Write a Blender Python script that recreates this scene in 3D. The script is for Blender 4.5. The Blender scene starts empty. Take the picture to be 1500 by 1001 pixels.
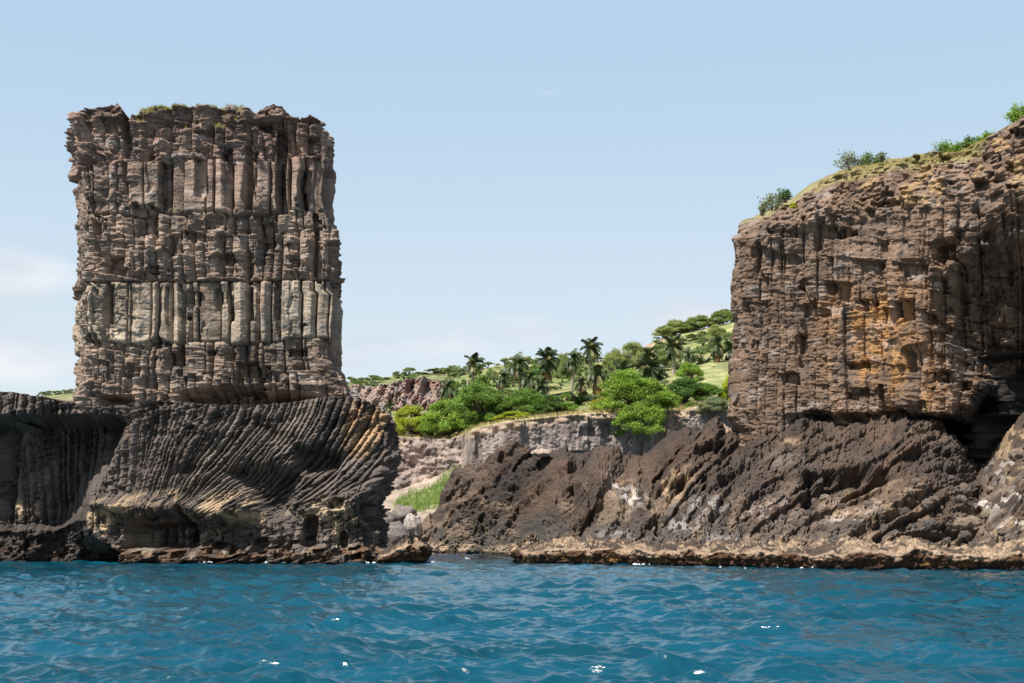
import bpy, math, random
import numpy as np
rng = np.random.default_rng(7)
random.seed(7)
F = 2060.0; HY = 774.0; CH = 2.0          # focal length, horizon row and eye height (units of the 1500 px photograph)
f32 = np.float32
sc = bpy.context.scene
COL = sc.collection

def wx(px, Y): return (px - 750.0) / F * Y
def wz(py, Y): return CH + (HY - py) / F * Y
def topx(x, Y): return 750.0 + x / Y * F
def topy(z, Y): return HY - (z - CH) / Y * F
def interp(v, pts):
    p = np.array(pts, float); return np.interp(v, p[:, 0], p[:, 1])
def ss(a, b, x):
    t = np.clip((x - a) / (b - a), 0, 1); return t * t * (3 - 2 * t)

# ------------------------------------------------------------------ noise
def hsh(ix, iy=0, iz=0, seed=0):
    ix = np.asarray(ix).astype(np.int64); iy = np.asarray(iy).astype(np.int64); iz = np.asarray(iz).astype(np.int64)
    h = (ix * 374761393 + iy * 668265263 + iz * 2147483647 + seed * 974711) & 0xFFFFFFFF
    h = ((h ^ (h >> 13)) * 1274126177) & 0xFFFFFFFF
    h = ((h ^ (h >> 16)) * 2246822519) & 0xFFFFFFFF
    h = h ^ (h >> 15)
    return (h & 0xFFFFFF).astype(f32) / f32(16777216.0)

TAB = rng.random((256, 256)).astype(f32) * 2 - 1
def vn2(x, y, seed=0):
    x = x + seed * 17.31; y = y + seed * 9.77
    xi = np.floor(x).astype(np.int32); yi = np.floor(y).astype(np.int32)
    fx = (x - xi).astype(f32); fy = (y - yi).astype(f32)
    fx = fx * fx * fx * (fx * (fx * 6 - 15) + 10); fy = fy * fy * fy * (fy * (fy * 6 - 15) + 10)
    a = TAB[xi & 255, yi & 255]; b = TAB[(xi + 1) & 255, yi & 255]
    c = TAB[xi & 255, (yi + 1) & 255]; d = TAB[(xi + 1) & 255, (yi + 1) & 255]
    return (a + (b - a) * fx) * (1 - fy) + (c + (d - c) * fx) * fy
def fbm(x, y, o=5, seed=0, g=0.5, ridged=False):
    r = 0; a = 1.0; n = 0
    for i in range(o):
        v = vn2(x, y, seed + i * 3)
        if ridged: v = 1 - 2 * np.abs(v)
        r = r + a * v; n += a; a *= g
        x, y = 1.68 * x - 1.13 * y, 1.13 * x + 1.68 * y
    return (r / n).astype(f32)
def worley(x, y, seed=0):
    xi = np.floor(x).astype(np.int32); yi = np.floor(y).astype(np.int32)
    f1 = np.full(x.shape, 9.0, f32); f2 = f1.copy(); cid = np.zeros(x.shape, f32)
    for dx in (-1, 0, 1):
        for dy in (-1, 0, 1):
            cx = xi + dx; cy = yi + dy
            h1 = (TAB[(cx + seed * 31) & 255, (cy + seed * 7) & 255] + 1) * .5
            h2 = (TAB[(cy + seed * 13 + 91) & 255, (cx + seed * 57 + 133) & 255] + 1) * .5
            d = (cx + h1 - x) ** 2 + (cy + h2 - y) ** 2
            d = d.astype(f32)
            m = d < f1
            f2 = np.where(m, f1, np.minimum(f2, d)); cid = np.where(m, h1 * 7.7 + h2 * 3.3, cid); f1 = np.where(m, d, f1)
    return np.sqrt(f1), np.sqrt(f2), (cid % 1.0).astype(f32)
def cells(t, seed=0, sub=0, jit=.7):
    """jittered 1-D cells: index, fraction inside, width"""
    k = np.floor(t)
    b0 = k + jit * (hsh(k, sub, 1, seed) - .5)
    k = np.where(t < b0, k - 1, k)
    b1 = k + 1 + jit * (hsh(k + 1, sub, 1, seed) - .5)
    k = np.where(t >= b1, k + 1, k)
    b0 = k + jit * (hsh(k, sub, 1, seed) - .5); b1 = k + 1 + jit * (hsh(k + 1, sub, 1, seed) - .5)
    w = np.maximum(b1 - b0, .05)
    return k, ((t - b0) / w).astype(f32), w.astype(f32)
def blocks(s, z, w, th, off, tilt, groove, seed, shear=0.):
    """irregular courses of slabs, each set at its own depth and tilt"""
    z2 = z + shear * s + .14 * vn2(s * .6, z * .5, seed) + .04 * vn2(s * 3, z * 3, seed + 1)
    j, v, lw = cells(z2 / th, seed, 0, .9)
    s2 = s + .1 * vn2(s * 2, z * 2, seed + 2)
    k, u, cw = cells(s2 / w + hsh(j, 0, 0, seed) * 13.7, seed + 1, j, .9)
    h = hsh(k, j, 0, seed + 3); h2 = hsh(k, j, 1, seed + 3); h3 = hsh(k, j, 2, seed + 3)
    d = off * (2 * h - 1) + tilt * ((u - .5) * (2 * h2 - 1) * w + (v - .35 * h3) * (1.3 * h3 - .4) * th)
    e = np.minimum(np.minimum(u, 1 - u) * cw * w, np.minimum(v, 1 - v) * lw * th)
    return (d - groove * np.exp(-(e / .035) ** 2)).astype(f32), h
def snapd(px, py, s, z, Y, w, th, seed):
    """photograph px of the middle of the column / course each point belongs to: dents then take whole columns"""
    s2 = s + .22 * vn2(s * .35, z * .3, 3) + .05 * vn2(s * 1.5, z * .9, 8)
    k, t, cw = cells(s2 / w, seed, 77)
    z2 = z + .1 * vn2(s * 1.2, z, seed)
    j, u, lw = cells(z2 / th + hsh(k, 5, 0, seed) * 9.1, seed + 1, k, .9)
    return px + (.5 - t) * cw * w * F / Y, py - (.5 - u) * lw * th * F / Y
def sdpoly(px, py, poly):
    """signed distance (px), positive inside"""
    P = np.array(poly, float); n = len(P)
    d = np.full(px.shape, 1e9); inside = np.zeros(px.shape, bool)
    for i in range(n):
        a = P[i]; b = P[(i + 1) % n]; e = b - a
        t = np.clip(((px - a[0]) * e[0] + (py - a[1]) * e[1]) / (e @ e), 0, 1)
        d = np.minimum(d, (px - a[0] - t * e[0]) ** 2 + (py - a[1] - t * e[1]) ** 2)
        c = ((a[1] > py) != (b[1] > py)) & (px < (b[0] - a[0]) * (py - a[1]) / (b[1] - a[1] + 1e-9) + a[0])
        inside ^= c
    d = np.sqrt(d); return np.where(inside, d, -d).astype(f32)
def boxes(px, py, feats, edge=.35):
    """sum of dents: (cx,cy,rx,ry,depth), squarish, in photograph px"""
    D = np.zeros(px.shape, f32)
    for f in feats:
        cx, cy, rx, ry, dp = f[:5]
        m = (np.abs(px - cx) < rx * 1.6) & (np.abs(py - cy) < ry * 1.6)
        if not m.any(): continue
        q = (np.abs((px[m] - cx) / rx) ** 3.5 + np.abs((py[m] - cy) / ry) ** 3.5)
        D[m] = np.maximum(D[m], dp * (1 - ss(1 - edge, 1 + edge, q)))
    return D
def lerp(a, b, t):
    t = np.asarray(t)[..., None] if np.ndim(t) else t
    return a * (1 - t) + b * t
C = lambda *c: np.array(c, f32)

# ------------------------------------------------------------------ meshes
def finish(o, label=None, cat=None, group=None, kind=None, parent=None):
    COL.objects.link(o)
    if parent is not None: o.parent = parent
    if label: o['label'] = label
    if cat: o['category'] = cat
    if group: o['group'] = group
    if kind: o['kind'] = kind
    return o
def mesh_np(name, V, Q, col=None, mat=None, smooth=True, tri=False):
    me = bpy.data.meshes.new(name)
    V = np.ascontiguousarray(V, f32).reshape(-1, 3); Q = np.ascontiguousarray(Q, np.int32)
    k = Q.shape[1]
    me.vertices.add(len(V)); me.vertices.foreach_set('co', V.ravel())
    me.loops.add(Q.size); me.loops.foreach_set('vertex_index', Q.ravel())
    me.polygons.add(len(Q)); me.polygons.foreach_set('loop_start', np.arange(0, Q.size, k, dtype=np.int32))
    try: me.polygons.foreach_set('loop_total', np.full(len(Q), k, np.int32))
    except Exception: pass
    if smooth: me.polygons.foreach_set('use_smooth', np.ones(len(Q), bool))
    me.update(calc_edges=True)
    if col is not None:
        a = me.attributes.new('Col', 'FLOAT_COLOR', 'POINT')
        c = np.ones((len(V), 4), f32); c[:, :3] = np.clip(np.asarray(col).reshape(-1, 3), .004, .95)
        a.data.foreach_set('color', c.ravel())
    if mat: me.materials.append(mat)
    return bpy.data.objects.new(name, me)
def gridq(nu, nv, closed=False):
    i = np.arange(nu if closed else nu - 1); j = np.arange(nv - 1)
    I, J = np.meshgrid(i, j, indexing='ij'); I2 = (I + 1) % nu
    return np.stack([I * nv + J, I2 * nv + J, I2 * nv + J + 1, I * nv + J + 1], -1).reshape(-1, 4)

def make_path(pts, closed, fine=.04, coarse=.3, smooth=1.0):
    P = np.array(pts, float)
    if closed: P = np.vstack([P, P[:1]])
    L = np.r_[0, np.cumsum(np.hypot(*np.diff(P, axis=0).T))]
    n = int(L[-1] / .02)
    s = np.linspace(0, L[-1], n, endpoint=not closed)
    x = np.interp(s, L, P[:, 0]); y = np.interp(s, L, P[:, 1])
    k = max(3, int(smooth / .02)) | 1; ker = np.hanning(k + 2)[1:-1]; ker /= ker.sum()
    def sm(a):
        if closed: a = np.r_[a[-(k // 2):], a, a[:k // 2]]
        else: a = np.r_[2 * a[0] - a[1:k // 2 + 1][::-1], a, 2 * a[-1] - a[-k // 2:-1][::-1][:k // 2]]
        return np.convolve(a, ker, 'valid')[:n]
    x = sm(x); y = sm(y)
    tx = np.gradient(x); ty = np.gradient(y); l = np.hypot(tx, ty)
    nx, ny = ty / l, -tx / l                      # outward for a path running left to right along the front
    view = -(nx * x + ny * y) / np.hypot(x, y)    # > 0 faces the camera
    step = np.where(view > -.12, fine, coarse); step = np.minimum(step, coarse)
    px = topx(x, y); step = np.where((px < -60) | (px > 1560), coarse, step)
    acc = np.cumsum(.02 / step); idx = np.unique(np.searchsorted(acc, np.arange(0, acc[-1], 1.0)))
    idx = idx[idx < n]
    return s[idx], x[idx], y[idx], nx[idx], ny[idx]

# ------------------------------------------------------------------ materials
def nodes(mat):
    mat.use_nodes = True; nt = mat.node_tree; nt.nodes.clear(); return nt
def N(nt, t, **kw):
    n = nt.nodes.new(t)
    for k, v in kw.items(): setattr(n, k, v)
    return n
def rock_mat(name, s1=9, s2=40, bump=.5, rough=.92, dist=.04, spec=.25, streak=None):
    m = bpy.data.materials.new(name); nt = nodes(m); L = nt.links.new
    out = N(nt, 'ShaderNodeOutputMaterial'); b = N(nt, 'ShaderNodeBsdfPrincipled'); L(b.outputs[0], out.inputs[0])
    b.inputs['Roughness'].default_value = rough; b.inputs['Specular IOR Level'].default_value = spec
    at = N(nt, 'ShaderNodeAttribute', attribute_name='Col')
    tc = N(nt, 'ShaderNodeTexCoord'); mp = N(nt, 'ShaderNodeMapping'); L(tc.outputs['Object'], mp.inputs[0])
    if streak: mp.inputs['Scale'].default_value = streak
    n1 = N(nt, 'ShaderNodeTexNoise'); n1.inputs['Scale'].default_value = s1; n1.inputs['Detail'].default_value = 8; n1.inputs['Roughness'].default_value = .7; L(mp.outputs[0], n1.inputs[0])
    n2 = N(nt, 'ShaderNodeTexVoronoi'); n2.inputs['Scale'].default_value = s1 * .8; L(mp.outputs[0], n2.inputs[0])
    n3 = N(nt, 'ShaderNodeTexNoise'); n3.inputs['Scale'].default_value = s2; n3.inputs['Detail'].default_value = 4; L(mp.outputs[0], n3.inputs[0])
    r = N(nt, 'ShaderNodeMapRange'); r.inputs[1].default_value = .3; r.inputs[2].default_value = .7; r.inputs[3].default_value = .62; r.inputs[4].default_value = 1.38; L(n1.outputs[0], r.inputs[0])
    mx = N(nt, 'ShaderNodeVectorMath', operation='SCALE'); L(at.outputs['Color'], mx.inputs[0]); L(r.outputs[0], mx.inputs['Scale'])
    L(mx.outputs[0], b.inputs['Base Color'])
    ad = N(nt, 'ShaderNodeMath', operation='ADD'); L(n1.outputs[0], ad.inputs[0])
    ms = N(nt, 'ShaderNodeMath', operation='MULTIPLY'); L(n2.outputs[0], ms.inputs[0]); ms.inputs[1].default_value = -.5
    ad2 = N(nt, 'ShaderNodeMath', operation='ADD'); L(ms.outputs[0], ad.inputs[1]); L(ad.outputs[0], ad2.inputs[0])
    ms2 = N(nt, 'ShaderNodeMath', operation='MULTIPLY'); L(n3.outputs[0], ms2.inputs[0]); ms2.inputs[1].default_value = .4; L(ms2.outputs[0], ad2.inputs[1])
    bp = N(nt, 'ShaderNodeBump'); bp.inputs['Strength'].default_value = bump; bp.inputs['Distance'].default_value = dist; L(ad2.outputs[0], bp.inputs['Height']); L(bp.outputs[0], b.inputs['Normal'])
    return m
def leaf_mat(name, trans=.35, rough=.55):
    m = bpy.data.materials.new(name); nt = nodes(m); L = nt.links.new
    out = N(nt, 'ShaderNodeOutputMaterial'); b = N(nt, 'ShaderNodeBsdfPrincipled'); b.inputs['Roughness'].default_value = rough; b.inputs['Specular IOR Level'].default_value = .3
    at = N(nt, 'ShaderNodeAttribute', attribute_name='Col'); ob = N(nt, 'ShaderNodeObjectInfo')
    mx = N(nt, 'ShaderNodeMix', data_type='RGBA', blend_type='MULTIPLY'); mx.inputs[0].default_value = 1
    L(at.outputs['Color'], mx.inputs[6]); L(ob.outputs['Color'], mx.inputs[7])
    tr = N(nt, 'ShaderNodeBsdfTranslucent'); ms = N(nt, 'ShaderNodeMixShader'); ms.inputs[0].default_value = trans
    L(mx.outputs[2], b.inputs['Base Color']); L(mx.outputs[2], tr.inputs[0]); L(b.outputs[0], ms.inputs[1]); L(tr.outputs[0], ms.inputs[2]); L(ms.outputs[0], out.inputs[0])
    return m
M_stack = rock_mat('basalt_rock', 5, 26, .55, dist=.05, streak=(1, 1, 2.2))
M_lava = rock_mat('rough_lava_rock', 7, 30, .9, dist=.12)
M_cliff = rock_mat('pale_cliff_rock', 1.6, 9, .5, dist=.12, streak=(1, 1, .35))
M_hill = rock_mat('hillside_soil', .25, 2.0, .6, dist=.4)
M_leaf = leaf_mat('green_leaves'); M_palm = leaf_mat('palm_fronds', .2, .45); M_grass = leaf_mat('grass_blades', .3, .7)
M_bark = rock_mat('bark', 6, 20, .5)

# ------------------------------------------------------------------ basalt stack
def columnar(s, z, w, th, offs, lay, groove, seed, bid=0, tilt=.25, platy_var=1.0):
    """prismatic columns with horizontal platy joints; returns depth (m, + = out), column id, layer id hash"""
    s2 = s + .18 * vn2(s * .35, z * .25, seed) + .018 * vn2(s * 1.5, z * .9, seed + 5)
    k, t, cw = cells(s2 / w, seed, bid, jit=.95)
    h = hsh(k, bid, 2, seed); h2 = hsh(k, bid, 3, seed)
    d = offs * (2 * h - 1)
    a = np.abs(t - (.3 + .4 * h2))
    rs = np.where(h2 > .3, 1.0, .25)
    a = np.abs(t - (.25 + .35 * h2))
    d = d - tilt * w * cw * np.maximum(a - .10, 0) * rs * (1 + .7 * (t > .5))
    e = np.minimum(t, 1 - t) * cw * w
    d = d - 1.9 * groove * np.exp(-(e / .042) ** 2)
    z2 = z + .07 * vn2(s * 1.0, z * .8, seed + 9) + .012 * vn2(s * 5, z * 3, seed + 2)
    j, u, lw = cells(z2 / th + h * 37.7, seed + 1, k * 3 + bid, jit=.9)
    hl = hsh(j, k, bid, seed + 4)
    var = np.clip(.35 + .9 * fbm(s * .3, z * .45, 2, seed + 20) + .3, .12, 1.3) * platy_var
    d = d + lay * var * ((2 * hl - 1) - .9 * np.exp(-(np.minimum(u, 1 - u) * lw * th / .03) ** 2))
    return d.astype(f32), h, hl

def stack():
    Y0 = 83.2
    pts = [(wx(104, 90), 90.5), (wx(106, Y0), Y0 + .6), (wx(110, Y0), Y0), (wx(250, 83), 83.0), (wx(400, 83), 82.9), (wx(484, 83.3), 83.3), (wx(493, 86), 86), (wx(494, 90.5), 90.5), (wx(430, 93), 93), (wx(170, 93), 93)]
    s, x, y, nx, ny = make_path(pts, True, .036, .3, .9)
    zb = wz(606, Y0); nv = 470
    v = np.linspace(0, 1, nv)
    S, V = np.meshgrid(s, v, indexing='ij'); X = x[:, None] + 0 * V; Yb = y[:, None] + 0 * V
    TOP = [(95, 172), (103, 169), (112, 167), (128, 160), (148, 157), (164, 152), (172, 153), (182, 164), (188, 172), (199, 170), (206, 163), (225, 160), (260, 158), (300, 160), (345, 158), (366, 160), (373, 167), (379, 157), (400, 154), (415, 158), (428, 168), (450, 170), (470, 171), (482, 177), (500, 178)]
    px0 = np.clip(topx(X, np.minimum(Yb, 85)), 95, 500)
    front = ss(90.5, 84, Yb)
    pt = interp(px0, TOP)
    pt = pt + 2.0 * vn2(px0 * .15, px0 * 0, 3) * 1.0
    zt = wz(pt, Y0)
    Z = zb + V * (zt - zb)
    py = topy(Z, Y0)
    # silhouettes, as horizontal re-mapping
    SL = [(150, 103), (165, 103), (179, 103), (188, 108), (205, 108), (215, 106), (224, 108), (229, 129), (239, 130), (242, 112), (247, 113), (262, 117), (306, 115), (335, 114), (365, 120), (385, 120), (388, 111), (411, 109), (414, 112), (418, 119), (438, 112), (467, 112), (500, 115), (505, 121), (517, 117), (558, 117), (563, 109), (582, 109), (606, 112)]
    SR = [(150, 470), (171, 472), (176, 480), (212, 480), (247, 485), (285, 480), (315, 486), (341, 491), (394, 489), (426, 489), (432, 496), (482, 492), (526, 493), (532, 499), (558, 505), (570, 513), (606, 512)]
    wR = ss(400, 490, px0); wL = ss(190, 108, px0)
    X = X + wL * (wx(interp(py, SL), Y0) - wx(108, Y0)) + wR * (wx(interp(py, SR), Y0) - wx(488, Y0))
    # bands
    bandpx = [148, 186, 236, 312, 340, 411, 500, 548, 620]
    jit = 5 * vn2(S * .6, Z * 0, 8) + 4 * (hsh(np.floor(S / .8), 0, 0, 5) - .5)
    pyj = py + jit; pyj = np.where(np.abs(py - 412) < 12, py + .35 * jit, pyj)
    b = np.clip(np.searchsorted(bandpx, pyj) - 1, 0, 7)
    W_ = np.array([1.6, 1.1, .86, .9, .78, .8, .8, .75])[b]; TH = np.array([.34, .34, .5, .32, .19, .36, .17, .2])[b]
    OF = np.array([.14, .24, .36, .24, .24, .24, .2, .25])[b]; LA = np.array([.17, .08, .012, .05, .075, .015, .06, .085])[b]
    GR = np.array([.03, .12, .26, .16, .14, .26, .16, .14])[b]
    D, hc, hl = columnar(S, Z, W_, TH, OF, LA, GR, 3, b, tilt=.62)
    left = ss(225, 165, px0)
    B1, hb1 = blocks(S, Z, 1.7, .62, .26, .5, .05, 400, .12); B2, hb2 = blocks(S, Z, .8, .26, .11, .6, .04, 410, -.1); B3, hb3 = blocks(S, Z, .42, .13, .05, .5, .02, 420)
    blk = B1 + B2 * .8 + B3 * .5
    br = np.array([1., .85, .1, .5, .8, .1, .4, .6])[b]; br = np.clip(br + .25 * fbm(S * .3, Z * .4, 3, 430), .05, 1); br = np.maximum(br, left * .6)
    D = D * (1 - .5 * left) * (1.15 - .5 * br) + blk * br
    D += .3 * fbm(S * .35, Z * .3, 3, 11) + .03 * fbm(S * 1.8, Z * 2.6, 3, 12, ridged=True) + .02 * fbm(S * 6, Z * 11, 3, 13)
    # bigger joints between bands
    for zz, dp, wd in ((412, .42, 1.6), (312, .16, 2.), (500, .15, 2.), (337, .1, 2.)):
        D -= dp * np.exp(-((pyj - zz) / wd) ** 2)
    D += .12 * ((pyj > 398) & (pyj < 411)) * (hsh(np.floor(S / 1.1), 3, 0, 2) > .35) + .22 * (pyj < 178) + .05 * (b == 5)
    wpx = px0 + 3 * vn2(S * 1.2, Z * 1.2, 21); wpy = py + 3 * vn2(S * 1.2, Z * 1.2, 22)
    feats = [(187, 203, 5, 32, .8), (221, 253, 5, 30, .55), (241, 240, 14, 5, .5), (210, 311, 22, 9, .75), (338, 265, 8, 46, .6), (366, 262, 9, 46, .65), (414, 250, 5, 62, .9), (447, 276, 8, 32, .7),
             (315, 325, 14, 10, .55), (388, 348, 6, 22, .55), (464, 360, 4, 52, .6), (165, 390, 12, 13, .6), (212, 332, 16, 17, .5), (364, 390, 5, 26, .5), (155, 447, 7, 33, .7), (268, 465, 5, 52, .75),
             (340, 443, 6, 29, .65), (369, 443, 5, 28, .65), (297, 495, 4, 22, .5), (323, 437, 9, 16, .35), (280, 437, 9, 16, .35), (256, 527, 15, 11, .65), (367, 556, 24, 24, .8), (185, 555, 8, 20, .6),
             (226, 505, 15, 8, .5), (408, 455, 3, 42, .45), (425, 450, 3, 42, .4), (440, 452, 3, 40, .4), (297, 255, 6, 34, .35), (245, 275, 6, 30, .3), (390, 190, 8, 6, .6), (300, 196, 12, 5, .5),
             (250, 360, 10, 14, .45), (330, 380, 16, 8, .5), (285, 350, 12, 7, .4), (430, 385, 10, 8, .4), (140, 330, 9, 12, .5), (230, 395, 18, 6, .5), (195, 450, 4, 30, .4), (235, 450, 4, 30, .35), (130, 500, 8, 12, .4), (440, 520, 14, 4, .4), (325, 520, 22, 4, .4)]
    qx, qy = snapd(px0, py, S, Z, Y0, .55, .34, 440)
    D -= np.maximum(boxes(qx, qy, feats, .05) * 1.15, .35 * boxes(wpx, wpy, feats))
    und = 2.4 * ss(566, 590, wpy + 8 * ss(330, 250, px0) + 6 * np.cos(px0 * .035)) * ss(250, 300, px0) * ss(470, 430, px0) + 1.2 * ss(578, 588, wpy) * ss(140, 155, px0) * ss(200, 185, px0)
    D -= und * ss(88, 84, Yb)
    D = D * (.55 + .45 * front)
    D -= .32 * np.abs(nx)[:, None] * front
    X = X + nx[:, None] * D; Yw = Yb + ny[:, None] * D
    # colours
    base = C(.178, .128, .098); g = np.zeros(X.shape + (3,), f32) + base
    g = lerp(g, C(.29, .235, .175), (.7 * ss(405, 415, pyj) * ss(512, 496, pyj) + .1)[...])
    g = lerp(g, C(.17, .112, .09), .6 * ss(320, 230, py))
    g *= (1 + .6 * (hc - .5) + .40 * (hl - .5) + .5 * fbm(S * .5, Z * .4, 3, 31))[..., None]
    n = fbm(S * 1.1, Z * 1.6, 4, 33); g = lerp(g, C(.36, .27, .19), .3 * ss(.22, .5, n))
    n = fbm(S * 1.6, Z * 1.1, 4, 36); g = lerp(g, C(.075, .06, .052), .6 * ss(.05, .45, n))
    n = fbm(S * .9, Z * 2.2, 4, 39); g = lerp(g, C(.36, .335, .31), .3 * ss(.28, .5, n))
    g = lerp(g, C(.36, .22, .16), .5 * boxes(px0, py, [(440, 220, 18, 22, 1), (385, 440, 7, 24, .7), (300, 440, 8, 22, .4), (130, 195, 30, 26, .4), (170, 340, 20, 20, .3)], .9))
    V3 = np.stack([X, Yw, Z], -1)
    # cap
    K = 44; tt = np.linspace(0, 1, K)[1:]
    ring = V3[:, -1]; cx = np.clip(ring[:, 0], wx(170, 87), wx(430, 87)); cy = 87.0 + 0 * cx
    cap = np.stack([ring[:, 0:1] + (cx - ring[:, 0])[:, None] * tt, ring[:, 1:2] + (cy - ring[:, 1])[:, None] * tt, ring[:, 2:3] + 0 * tt], -1)
    pxx = np.clip(topx(cap[..., 0], 83.2), 95, 500)
    zc = wz(interp(pxx, TOP), 83.2) + .1 * fbm(cap[..., 0] * 1.5, cap[..., 1] * 1.5, 3, 41) - .25 * ss(0, .6, tt)[None]
    tb = ss(0, .12, tt)[None]; cap[..., 2] = ring[:, 2:3] * (1 - tb) + zc * tb
    cc = np.zeros(cap.shape, f32) + C(.19, .16, .12); cc = lerp(cc, C(.2, .19, .06), ss(-.2, .3, fbm(cap[..., 0], cap[..., 1], 3, 5)) * ss(205, 225, pxx) * ss(380, 340, pxx))
    V3 = np.concatenate([V3, cap], 1); g = np.concatenate([g, cc], 1)
    n_u, n_v = V3.shape[:2]
    o = mesh_np('basalt_stack', V3, gridq(n_u, n_v, True), g, M_stack, smooth=False)
    finish(o, 'tall square grey brown rock stack of jointed columns standing on the dark headland', 'rock stack')
stack()

# ------------------------------------------------------------------ left headland
HT = [(-260, 560), (-100, 564), (0, 570), (30, 575), (60, 579), (110, 586), (150, 593), (180, 591), (200, 586), (225, 583), (260, 588), (330, 594), (400, 591), (450, 584), (480, 581), (510, 578), (530, 584), (550, 595), (568, 606), (580, 616), (600, 620)]
def headland():
    pts = [(wx(-260, 84), 99), (wx(-260, 84), 84), (wx(0, 81.5), 81.5), (wx(60, 82), 82), (wx(150, 82.6), 82.6), (wx(220, 81.8), 81.8), (wx(300, 81.3), 81.3), (wx(400, 81), 81), (wx(500, 81), 81), (wx(560, 81.3), 81.3), (wx(575, 82.5), 82.5), (wx(578, 85), 85), (wx(572, 90), 90), (wx(540, 97), 97), (wx(300, 99), 99)]
    s, x, y, nx, ny = make_path(pts, True, .038, .4, 1.0)
    nv = 330; v = np.linspace(0, 1, nv); S, V = np.meshgrid(s, v, indexing='ij')
    X = x[:, None] + 0 * V; Yb = y[:, None] + 0 * V
    pxf = np.clip(topx(X, np.minimum(Yb, 84)), -260, 600)
    zt = wz(interp(pxf, HT) + 2.2 * fbm(X * 1.3, Yb * 1.3, 3, 3), 81.5)
    zb = -1.0; Z = zb + V * (zt - zb)
    py = topy(Z, 81.5)
    px = pxf
    SR = [(570, 578), (605, 578), (616, 580), (640, 582), (665, 582), (690, 574), (705, 562), (722, 555), (745, 551), (775, 554), (800, 559), (812, 562), (840, 566)]
    wR = ss(470, 575, px)
    X = X + wR * (wx(interp(py, SR), 81.5) - wx(578, 81.5))
    wp = px + 5 * fbm(S * .7, Z * .7, 3, 51); wq = py + 5 * fbm(S * .7, Z * .7, 3, 52)
    # fan of curved columns
    d = np.maximum(zt - Z, 0); a = interp(px, [(-260, -.15), (100, -.05), (190, .05), (240, .45), (300, .95), (400, 1.0), (480, .75), (560, .6), (600, .55)])
    c = X + a * (.35 * d + .085 * d * d)
    along = Z * 1.0
    fan = ss(770, 735, wq + .12 * (px - 300))                 # 1 above, 0 in the lower blocky zone
    Dc, hc, hl = columnar(c * .92, Z - .5 * X * np.clip(a, 0, 1), .31, .7, .16, .05, .15, 8, 0, .85)
    Df, hf, hlf = columnar(S, Z, .42, .3, .12, .07, .14, 9, 1, .3)
    B1, wc = blocks(S, Z, 1.2, .5, .24, .6, .04, 500, -.35); B2, vc = blocks(S, Z, .5, .22, .1, .6, .04, 510, -.2)
    v1, v2, _ = worley(S * 3.2, Z * 3.6, 15)
    blk = B1 + B2 + .16 * (.5 - v1)
    pil = ss(764, 772, wq) * ss(806, 798, wq) * ss(186, 192, px) * ss(300, 270, px)
    D = Dc * fan * (.75 + .7 * fbm(c * .5, Z * .2, 3, 1)) + blk * np.where(fan > .5, .38 + .5 * ss(.0, .3, fbm(S * .3, Z * .5, 3, 66)), 1.0) * (1 - .8 * pil) + Df * np.maximum((1 - fan) * .35, pil * 1.6)
    D += .5 * fbm(c * .45, d * .2, 3, 61) * fan + .45 * fbm(S * .5, Z * .7, 3, 62) + .06 * fbm(S * 2.3, Z * 2.6, 4, 63, ridged=True) + .04 * fbm(S * 9, Z * 9, 3, 64)
    # large hollows and ledges
    bowl = sdpoly(wp, wq, [(-420, 606), (60, 600), (120, 602), (196, 606), (184, 640), (164, 675), (154, 712), (140, 742), (130, 770), (110, 785), (-420, 790)])
    Rb = (4.9 + .9 * fbm(S * .6, Z * .5, 4, 65)) * ss(603, 622, wq) * ss(0, 60, 198 - .41 * (wq - 606) - wp) * ss(800, 765, wq)
    D -= np.maximum(Rb, (4.0 + 1.4 * fbm(S * .7, Z * .7, 4, 68)) * ss(-4, 34, sdpoly(wp, wq, [(-300, 745), (25, 752), (118, 745), (134, 772), (160, 797), (188, 808), (190, 860), (-300, 860)])))
    D -= .5 * ss(-60, 40, -px)
    D -= 1.1 * pil + .9 * ss(-4, 6, sdpoly(wp, wq, [(190, 762), (262, 752), (300, 762), (330, 790), (325, 803), (190, 805)]))
    D -= 1.35 * ss(-2, 16, sdpoly(wp, wq, [(420, 648), (470, 655), (508, 668), (500, 692), (450, 700), (425, 690)]))
    D -= 1.5 * ss(-2, 20, sdpoly(wp, wq, [(322, 690), (395, 672), (440, 695), (430, 760), (395, 765), (352, 725)]))
    D -= boxes(wp, wq, [(272, 768, 6, 24, 1.5), (455, 778, 11, 22, 1.6), (385, 800, 12, 12, .9), (515, 790, 8, 12, .8), (500, 740, 14, 8, .6), (330, 806, 20, 8, .7), (150, 650, 10, 30, .4), (560, 770, 6, 30, .8)], .6)
    D += 1.0 * np.exp(-((wq - (742 + .06 * (px - 200))) / 13) ** 2) * ss(120, 150, px) * ss(400, 330, px)
    D += .9 * np.exp(-(((wq - 748) / 22) ** 2 + ((px - 350) / 46) ** 2)) + .6 * np.exp(-(((wq - 740) / 24) ** 2 + ((px - 510) / 40) ** 2))
    D += 1.1 * (vc - .35) * ss(795, 806, wq) * ss(120, 200, px) + .4 * ss(795, 815, wq + 2 * vn2(S * .8, Z * 0, 4)) * ss(185, 200, px)
    D -= 1.2 * ss(600, 590, py) * ss(600, 560, py) * 0
    D = D * ss(95, 86, Yb) + .4 * fbm(S * .3, Z * .3, 4, 2) * ss(84, 90, Yb)
    inw = ss(590, 583, py) * 0
    X2 = X + nx[:, None] * D; Y2 = Yb + ny[:, None] * D - .04 * (py - 700) * .2
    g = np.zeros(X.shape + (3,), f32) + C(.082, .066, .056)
    g *= (1 + .7 * (hc - .5) * fan + .35 * (wc - .5) + .35 * fbm(S * .5, Z * .5, 3, 71))[..., None]
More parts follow.
